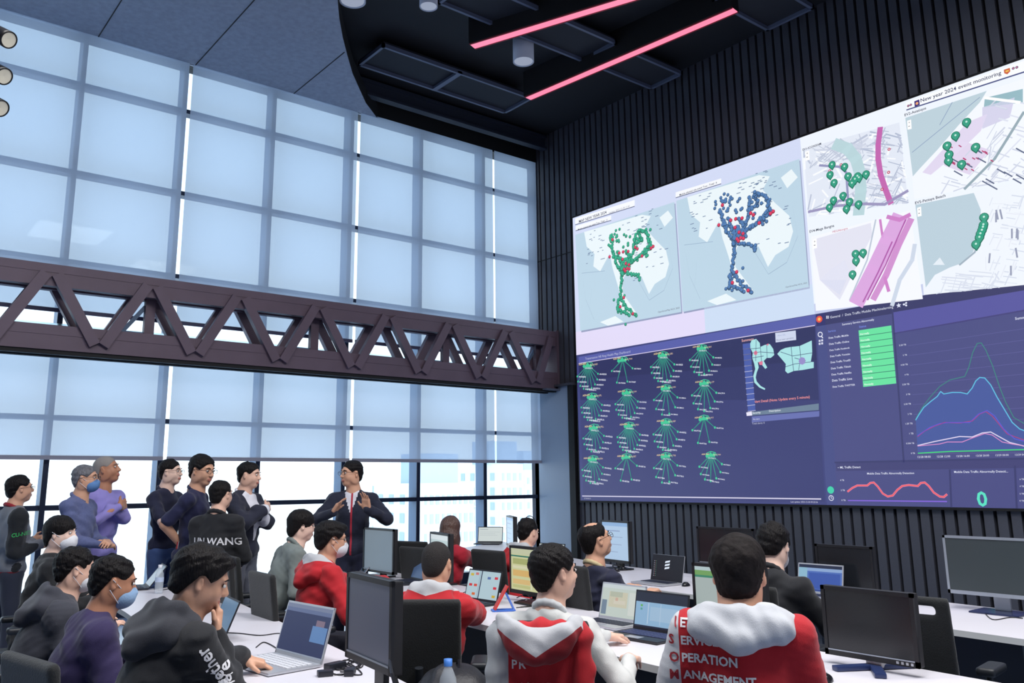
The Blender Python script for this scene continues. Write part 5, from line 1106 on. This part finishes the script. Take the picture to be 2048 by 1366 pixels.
# ------------------------------------------------------------------ office chairs
m_chair = mat('chair_fabric', (20, 23, 25), .8, bump=.3, bscale=160, sheen=.2); m_chf = mat('chair_plastic', (34, 38, 44), .45)
def chair_master(slot=False):
    r = empty('office_chair')
    k = SD(.011); k.box((-.270, 0, .79), (.004, .190, .215), .017, rot(0, -.13).T if False else np.array(Matrix.Rotation(-.13, 3, 'Y')), .02)
    if slot: k.box((-.300, 0, .955), (.08, .13, .010), .012, np.array(Matrix.Rotation(-.13, 3, 'Y')), .01, True)
    k.warp(lambda X, Y, Z: 0*X+0*Y+0*Z); k.cut(lambda X, Y, Z: (X+.335+0*Y)*.0-.5+0*Z)
    k.mesh('backrest', m_chair, None, r)
    q = MB().tube([(-.20, 0, .44), (-.27, 0, .50), (-.31, 0, .70)], .022, m_chf, 10); q.build('back_bracket', r)
    k = SD(.013); k.box((.0, 0, .445), (.20, .205, .012), .032, None, .02); k.mesh('seat', m_chair, None, r)
    for s2 in (1, -1):
        k = SD(.010); k.box((-.02, s2*.285, .665), (.10, .030, .006), .016, None, .01); k.mesh('armrest', m_chf, None, r)
        MB().tube([(-.02, s2*.275, .65), (-.03, s2*.275, .50), (-.02, s2*.18, .43)], .018, m_chf, 10).build('arm_post', r)
    MB().tube([(0, 0, .42), (0, 0, .20), (0, 0, .10)], [.024, .024, .035], m_bez, 14).build('gas_column', r)
    q = MB()
    for i in range(5): a = 2*PI*i/5+.3; q.tube([(0, 0, .10), (.29*math.cos(a), .29*math.sin(a), .075)], [.026, .016], m_chf, 8)
    bs = q.build('star_base', r)
    for i in range(5): a = 2*PI*i/5+.3; MB().lathe([(0, -.02), (.03, -.02), (.03, .02), (0, .02)], (.29*math.cos(a), .29*math.sin(a), .031), m_bez, 14, R=Matrix.Rotation(PI/2, 3, 'X')).build('caster', bs)
    return r
def copy_tree(o, parent=None):
    c = o.copy(); COL.objects.link(c)
    if parent is not None: c.parent = parent
    for ch in list(o.children): copy_tree(ch, c)
    return c
_ch = []
def chair(x, y, rz, lb, slot=False):
    o = chair_master(slot) if not _ch or slot else copy_tree(_ch[0])
    if not slot: _ch.append(o)
    o.location = (x, y, 0); o.rotation_euler = (0, 0, math.radians(rz)); return tag(o, lb, 'chair', 'black office chairs')

# ------------------------------------------------------------------ the people
RED = cloth('red', (188, 26, 38)); GREY = cloth('hood_grey', (190, 192, 196)); DRED = cloth('dark_red', (140, 18, 30)); SLT = cloth('slate_varsity', (116, 120, 128)); BLK = cloth('near_black', (22, 24, 30)); MAR = cloth('maroon', (150, 30, 44))
m_prw = mat('print_white', (226, 226, 230), .7); m_prr = mat('print_red', (160, 34, 46), .7); m_prg = mat('print_green', (60, 190, 100), .6, emit=(60, 190, 100), es=.0)
def red_hooded(p, sp, L, N, A): return np.zeros(len(p), int)
PEO = {}
def seat_for(q, lb, back=-.02, yaw=None):
    r = q['root']; a = q['B'] if yaw is None else math.radians(yaw); chair(r.location.x+back*math.cos(a), r.location.y+back*math.sin(a), math.degrees(a), lb)
# left row, looking right
q = person((122, 1068), 6.0, 'masked person in black with a bowl haircut at the far end of the left desk', -38, 0, 0, by=-5, lean=.12, sk='pale', hair='fringe', top='hoodie', tc=(24, 26, 30), mask=m_maskw, hood=None); seat_for(q, 'black office chair of the person with the bowl haircut')
q = person((152, 1140), 4.75, 'masked person in a charcoal hoodie, second from the front on the left desk row', -4, -8, 0, by=0, lean=.2, sk='light', hair='short', top='hoodie', mats=[cloth('charcoal', (58, 60, 70))], mask=m_maskw, hood=MATS['cloth_charcoal'], arms=(None, None)); seat_for(q, 'black office chair behind the charcoal hoodie')
q = person((228, 1165), 4.1, 'person in a deep purple top wearing a pale blue mask on the left desk row', -8, -12, 0, by=-2, lean=.16, sk='tan', hair='short', top='hoodie', mats=[cloth('purple', (46, 36, 80))], mask=m_maskb, hood=None); seat_for(q, 'black office chair behind the purple top')
chin = np.array(onD(436, 1236, 3.42))
q4 = person((404, 1160), 3.4, 'person in a black hoodie resting their chin on one hand at the silver laptop', -16, -20, 6, by=12, lean=.26, sk='mid', hair='thick', top='hoodie', mats=[BLK], hood=cloth('faded_black', (44, 46, 54)), sc=1.04,
    arms=(dict(w=onZ(488, 1318, .80), pole=(-.2, .7, -.5), d=(.75, -.5, -.28), c=.38), dict(w=onD(431, 1272, 3.36), pole=(.3, -.3, -1), d=(.25, .25, 1), n=(.85, -.5, -.1), c=.75)))
seat_for(q4, 'black office chair under the person resting their chin')
hw = q4['A'][1]
# lettering down the near upper arm and forearm
a = q4['A'][1]; S_, E_, W_ = [Vector(v) for v in (a['S'], a['E'], a['W'])]
vdir = Vector(rot(q4['B']).T @ (np.array(q4['rootp'])*[1, 1, 0]/np.linalg.norm(q4['rootp'][:2])))
ua = (E_-S_).normalized(); upv = ua.cross(vdir).normalized()
if upv.z < 0: upv = -upv
decal(q4['top'], 'print', [('Together', tuple(E_.lerp(S_, .06)+upv*.028), .068, .02)], m_prw, dirv=vdir, u=-ua, up=-upv)
fa = (W_-E_).normalized(); upf = fa.cross(vdir).normalized()
decal(q4['top'], 'print', [('We', tuple(E_.lerp(W_, .28)-upf*.02), .07, .02)], m_prw, dirv=vdir, u=fa, up=upf)
# middle row
q = person((604, 1052), 6.6, 'person in a grey-green shirt leaning forward at the left end of the middle desk', -14, -6, 0, by=-4, lean=.24, sk='pale', hair='fringe', glasses=True, top='shirt', tc=(118, 128, 126), sc=.98); seat_for(q, 'black office chair under the grey-green shirt')
q = person((664, 1080), 5.9, 'person in a red hooded jacket with a white pointed mask and glasses', -14, -6, 0, by=-2, lean=.14, sk='mid', hair='thick', glasses=True, mask=m_maskw, top='hoodie', mats=[RED], hood=(GREY, RED), arms=(dict(w=onZ(772, 1163, .80)), dict(w=onZ(765, 1205, .80)))); seat_for(q, 'black office chair behind the red jacket and white mask')
q = person((874, 1128), 4.75, 'crew-cut person in a red hooded jacket seen from behind, typing', 32, -6, 0, by=40, lean=.14, sk='mid', hair='crop', hm=m_hairz, top='hoodie', mats=[RED], hood=(GREY, RED), arms=(dict(l=(.40, .16, .80)), dict(w=onZ(945, 1216, .81), pole=(-.2, -.9, -.5)))); seat_for(q, 'black office chair behind the crew-cut person', yaw=50)
q = person((1110, 1146), 3.95, 'person in a pale shirt in profile, using two laptops', -10, 2, 0, by=28, lean=.10, sk='light', hair='spiky', hm=m_hair, top='shirt', tc=(206, 208, 206), collar=cloth('pale_collar', (210, 214, 216)), sc=1.04, glasses=False,
    arms=(dict(w=onZ(1215, 1272, .785), d=(.9, -.35, -.15), c=.3), dict(w=onZ(1258, 1318, .80), pole=(-.3, -.8, -.8), d=(.95, .1, -.2), c=.42)))
PEO['R4'] = q; seat_for(q, 'black office chair with the red and grey jacket hung over it', back=.05, yaw=46)
# jacket hung on that chair
B = q['B']; rr = q['root'].location
B = math.radians(46); jr = empty('hung_jacket', (rr.x, rr.y, 0), B, 'red and grey hooded jacket hung over the chair of the person in the pale shirt', 'jacket')
k = SD(.008); Rj = np.array(Matrix.Rotation(-.12, 3, 'Y'))
k.box((-.262, .0, .73), (.026, .160, .23), .022, Rj, .03); k.rc((-.30, -.185, .97), (-.33, -.185, .45), .036, .042, .04); k.rc((-.30, .185, .97), (-.30, .20, .35), .036, .050, .04); k.chain([(-.285, .17, .985), (-.285, 0, .99), (-.285, -.17, .985)], [.034, .036, .034], .05)
k.warp(wrinkle(.007, 24, 77)); k.warp(lambda X, Y, Z: .006*np.sin(Y*75+Z*5)+0*X)
jb = k.mesh('jacket_body', [RED, cloth('jacket_grey', (168, 172, 176))], lambda p: (p[:, 1] > .130).astype(int), jr, [((0, .130, 0), (0, 1, 0))])
k = SD(.008); k.chain([(-.24, .14, .99), (-.30, .15, 1.03), (-.36, .10, 1.00), (-.375, 0, .955), (-.36, -.10, .99), (-.30, -.15, 1.02), (-.24, -.15, .99)], [.02, .026, .03, .032, .03, .026, .02], .03); k.chain([(-.33, .15, .99), (-.365, .08, .935), (-.38, .02, .905), (-.365, -.08, .935), (-.33, -.16, .99)], [.018, .024, .026, .024, .018], .04); k.ell((-.355, 0, .935), (.022, .13, .075), Rj, .04)
k.warp(wrinkle(.004, 30, 78)); k.mesh('hood', [GREY, DRED], lambda p: ((p[:, 2] < .905+.60*np.abs(p[:, 1]-.01)) & (p[:, 0] < -.34)).astype(int), jr, [((0, .01, .905), (0, -.6, 1)), ((0, .01, .905), (0, .6, 1)), ((-.34, 0, 0), (1, 0, 0))])
decal(jb, 'print', [('P', (-.4, .115, .845), .048, .02), ('R', (-.4, .085, .845), .048, .02), ('ANAGEM', (-.4, .115, .755), .048, .02)], m_prw)
# the near person with printed back
def nsom(p, sp, L, N, A): 
    q_ = p[:, 1] > .222; return q_.astype(int)
q = person((1478, 1150), 3.25, 'person seen from behind in a red and grey hooded jacket printed with white words', 30, -4, 0, by=34, lean=.06, hs=(1, 1.22, .60), scalp=True, neck=.045, planes=lambda N, L: [((0, .222, 0), (0, 1, 0))], sk='mid', hair='thick', hm=mat('hair_thin', (30, 25, 25), .75, spec=.2, bump=.4, bscale=60, var=.35, vscale=30), top='hoodie', mats=[RED, cloth('panel_grey', (206, 208, 212))], matfn=nsom, hood=(cloth('hood_pale', (200, 203, 208)), MATS['cloth_hood_pale'] if 'cloth_hood_pale' in MATS else GREY), fat=1.0, sc=1.13, seatz=.50, hoodz=-.075,
    arms=(dict(l=(.30, .20, .80)), dict(l=(.34, -.14, .80))))
PEO['R5'] = q; N = q['N']
L0 = q['L']
lines = []
zb = N[2]-.225
for i, (c1, wd) in enumerate((('N', 'ETWORK'), ('S', 'ERVICE'), ('O', 'PERATION'), ('M', 'ANAGEMENT'))):
    z_ = 1.062-i*.0615; lines.append((c1, wd, z_))
for c1, wd, z_ in lines:
    decal(q['top'], 'print', [(wd, (-.3, .214, z_), .043, .03)], m_prw, off=.004); decal(q['top'], 'print', [(c1, (-.3, .262, z_-.002), .047, .03)], m_prr, off=.004)
seat_for(q, 'black office chair under the person with the printed back', back=.0)
for ch_ in _ch[-1].children:
    if ch_.name.startswith('backrest'): ch_.scale = (1, .8, .62)
    if ch_.name.startswith('back_bracket'): ch_.scale = (1, 1, .75)
# far row
q = person((902, 1058), 8.0, 'person with long brown hair in a red jacket reaching to the right', 36, -6, 0, by=10, lean=.12, sk='light', hair='long', hm=m_hairb, top='hoodie', mats=[cloth('crimson', (170, 20, 44))], hood=None, sc=.98, arms=(dict(l=(.35, .2, .80)), dict(w=onZ(976, 1122, .80), pole=(-.2, -.8, -.6)))); seat_for(q, 'black office chair behind the person with long brown hair')
q = person((1057, 1065), 7.6, 'person in a red hooded jacket wearing a headset near the window corner', 4, -8, 0, by=5, lean=.14, sk='light', hair='short', top='hoodie', mats=[RED], hood=(GREY, RED)); seat_for(q, 'black office chair behind the person with the headset')
hq = q; MB().tube([hq['hd'](-.0+.0*math.cos(a), .098*math.cos(a), .02+.125*math.sin(a)) for a in [PI*k/14 for k in range(15)]], .004, m_gls, 6).build('headset', hq['body'])
q = person((1192, 1080), 6.1, 'balding person in a navy polo with glasses looking up at the wall', -18, 16, 0, by=-2, lean=.02, sk='mid', hair='balding', glasses=True, top='polo', sleeve='short', mats=[cloth('navy_polo', (30, 34, 60)), cloth('cream_stripe', (196, 180, 140))], collar=MATS['cloth_cream_stripe'], sc=1.08, arms=(dict(l=(.38, .12, .80)), dict(l=(.42, -.12, .79)))); seat_for(q, 'black office chair behind the balding person', back=.05)
q = person((1548, 1093), 5.1, 'masked person in black with cropped black hair, head bowed over the blue-screened laptop', 12, -20, 0, by=10, lean=.16, sk='pale', hair='spiky', mask=m_maskw, top='jacket', mats=[BLK], sc=1.06, arms=(None, dict(l=(.45, -.12, .80), pole=(-.1, -.8, -.8)))); seat_for(q, 'black office chair behind the masked person in black', back=.05)
# empty chairs
chair(4.66, 2.28, 8, 'empty black office chair with a slotted back on the right', True)
chair(2.12, 1.92, 30, 'empty black office chair whose top edge shows at the bottom behind the printed jacket')
chair(2.05, 8.0-.2, -10, 'empty black office chair standing between the standing people and the grey-green shirt') if False else None
chair(3.02, 6.92, -5, 'tall empty black office chair left of the grey-green shirt')
p = onD(857, 1095, 8.6); chair(p[0], p[1], 20, 'empty black office chair by the window left of the long brown hair')
chair(1.05, 2.62, 10, 'empty black office chair at the bottom left corner')
# ---- standing visitors
def varsity(p, sp, L, N, A):
    m = np.zeros(len(p), int)
    for a in A:
        d = (a['S']-sp(0, 0, L-.1)); m[(np.abs(p[:, 1]) > .165)] = 1
    m[p[:, 2] < N[2]-.53+.0] = 2; return m
x_arm = lambda z, sd: None
def crossed(pz, f=.17): return (dict(l=(f, -.13, pz+.205), pole=(.1, .9, -.7), hide=True), dict(l=(f+.050, -.035, pz+.205), pole=(.1, -.9, -.7), d=(-.30, .9, .22), n=(.95, .25, .1), c=.42))
q = person((40, 978), 7.5, 'standing person in a grey and black varsity jacket with red collar at left edge', 6, 4, 0, by=10, lean=.0, pose='stand', sk='mid', hair='short', glasses=True, top='jacket', mats=[SLT, cloth('black_sleeve', (24, 28, 34)), MAR], matfn=varsity, collar=MAR, legs=(36, 42, 60), shoe=(206, 206, 210), arms=(dict(l=(.22, .12, 1.10)), dict(l=(.20, -.10, 1.08), pole=(-.8, -.3, -.5))))
a = q['A'][1]; vd = Vector(rot(q['B']).T @ np.array((.17, .985, 0))); ua = Vector((.9, 0, .1)).normalized()
decal(q['top'], 'print', [('CU-NEX', (a['S'][0]-.06, -.2, a['S'][2]-.16), .045, .02)], m_prg, dirv=vd, u=ua, up=(0, 0, 1))
q = person((172, 958), 7.5, 'standing grey-haired person in a blue checked shirt with a blue mask', -32, 2, 0, by=-42, lean=.02, pose='stand', sk='mid', hair='short', hm=m_hairg, glasses=True, mask=mat('mask_deep_blue', (96, 140, 196), .8), top='shirt', mats=[cloth('blue_check', (96, 106, 150), var=.1, vscale=60)], legs=(30, 34, 48), arms=(dict(l=(.28, .03, 1.10), d=(.3, -.8, 0), n=(.5, 0, .8), c=.6), dict(l=(.28, -.03, 1.08), d=(.3, .8, 0), n=(.5, 0, .8), c=.6)))
q = person((214, 940), 8.0, 'tall standing person with cropped silver hair in a lavender shirt, arms folded', -34, 12, 0, by=-60, lean=.0, pose='stand', sk='tan', hair='crop', hm=m_hairw, top='shirt', mats=[cloth('lavender', (150, 142, 214))], legs=(24, 24, 34), fat=1.08, sc=1.10, arms=crossed(1.19, .20), brow=True)
q = person((342, 945), 8.0, 'standing person in a navy polo and blue jeans with folded bare arms and glasses', -44, 2, 0, by=-55, lean=.0, pose='stand', sk='pale', hair='short', glasses=True, top='polo', sleeve='short', mats=[cloth('navy_polo_dark', (26, 30, 58))], legs=(66, 90, 140), arms=crossed(1.17))
q = person((405, 942), 7.65, 'standing person in a navy polo with rectangular glasses looking down to the right', -62, -8, 0, by=-35, lean=.05, pose='stand', sk='mid', hair='spiky', glasses=True, top='polo', sleeve='short', mats=[cloth('ink_polo', (28, 32, 70))], legs=(58, 74, 116), fat=1.1, sc=1.13, arms=(dict(l=(.16, .26, 1.00)), dict(w=onD(362, 1090, 7.5), pole=(-.9, -.3, -.1), d=(.05, 0, -1), n=(-.2, -1, 0), c=.5)))
q = person((443, 990), 7.3, 'standing person in a black jacket lettered across the back, hands folded in front', 26, 0, 0, by=40, lean=.0, pose='stand', sk='light', hair='short', glasses=True, top='jacket', mats=[BLK], legs=(34, 34, 42), fat=1.08, arms=(dict(l=(.20, .04, .90)), dict(l=(.20, -.06, .88), pole=(-.4, -.9, -.4))))
decal(q['top'], 'print', [('UN WANG', (-.3, .155, q['N'][2]-.245), .082, .02)], m_prw)
q = person((499, 951), 7.8, 'standing person in a dark suit and open white shirt, arms folded', -46, -4, 0, by=-58, lean=.0, pose='stand', sk='light', hair='short', top='jacket', mats=[cloth('suit_navy', (30, 34, 54)), cloth('white_shirt', (226, 228, 238))], matfn=lambda p, sp, L, N, A: ((p[:, 0] > .04) & (np.abs(p[:, 1]) < .012+.16*np.clip((p[:, 2]-(N[2]-.40))/.40, 0, 1)*.55) & (p[:, 2] > N[2]-.42)).astype(int), collar=MATS['cloth_white_shirt'], legs=(92, 96, 110), planes=lambda N, L: [((0, .012, N[2]-.4), (0, 1, -.22)), ((0, -.012, N[2]-.4), (0, 1, .22)), ((.04, 0, 0), (1, 0, 0))], arms=crossed(1.16, .21))
q = person((702, 948), 8.45, 'standing speaker in a dark navy jacket with a red zip, both hands raised', -176, 0, 0, by=-124, lean=.0, pose='stand', sk='mid', hair='short', glasses=True, top='jacket', mats=[cloth('speaker_navy', (26, 32, 54)), cloth('zip_red', (176, 40, 60)), cloth('white_inner', (220, 222, 232))], matfn=lambda p, sp, L, N, A: np.where((p[:, 0] > .03) & (p[:, 1] < .006) & (p[:, 1] > -.012) & (p[:, 2] > N[2]-.6), 1, np.where((p[:, 0] > .03) & (np.abs(p[:, 1]+.012) < .065*np.clip((p[:, 2]-(N[2]-.20))/.2, 0, 1)+.006) & (p[:, 2] > N[2]-.20), 2, 0)), collar=MATS['cloth_white_inner'], legs=(30, 34, 60), sc=1.08, planes=lambda N, L: [((0, -.018, N[2]-.2), (0, 1, -.325)), ((0, -.006, N[2]-.2), (0, 1, .325)), ((0, .006, 0), (0, 1, 0)), ((0, -.012, 0), (0, 1, 0)), ((.03, 0, 0), (1, 0, 0))],
    arms=(dict(l=(.27, .16, 1.34), pole=(-.1, .9, -.7), d=(.25, -.15, 1), n=(-.5, .3, 0), c=.2, sp=2.0), dict(l=(.26, -.16, 1.32), pole=(-.1, -.9, -.7), d=(.3, .55, .8), n=(-.3, -.9, 0), c=.22, sp=1.6)))
# ---- things people carry or that lie about
p = onD(354, 1108, 7.48); o = MB().box((0, 0, 0), (.012, .11, .23), mat('red_folder', (176, 30, 40), .4), bev=.004).build('folder'); o.location = p; o.rotation_euler = (.15, .12, -.5); tag(o, 'red folder held beside the blue jeans', 'folder')
MB().box((.008, 0, .0), (.003, .118, .238), m_white).build('page', o)
k = SD(.012); k.ell((0, 0, .16), (.17, .20, .17), None, .05); k.ell((.06, .12, .10), (.12, .12, .12), None, .06); k.warp(wrinkle(.012, 22, 5)); o = k.mesh('backpack_body', mat('bag_black', (34, 34, 40), .5, bump=.3, bscale=60))
p = (2.40, 3.36); br = empty('backpack', (p[0], p[1], 0), .4, 'crumpled black backpack behind the blue-capped bottle', 'bag'); o.parent = br; o.location = (0, 0, .45)
MB().tube([(-.12, -.1, .62), (0, -.02, .795), (.12, .1, .70)], .008, m_mouse, 8).build('zip', br)
tag(MB().span((p[0]-.2, p[1]-.25, 0), (p[0]+.2, p[1]+.25, .47), mat('pedestal_grey', (60, 62, 70), .5), bev=.01).build('drawer_pedestal'), 'dark drawer pedestal under the crumpled backpack', 'pedestal')
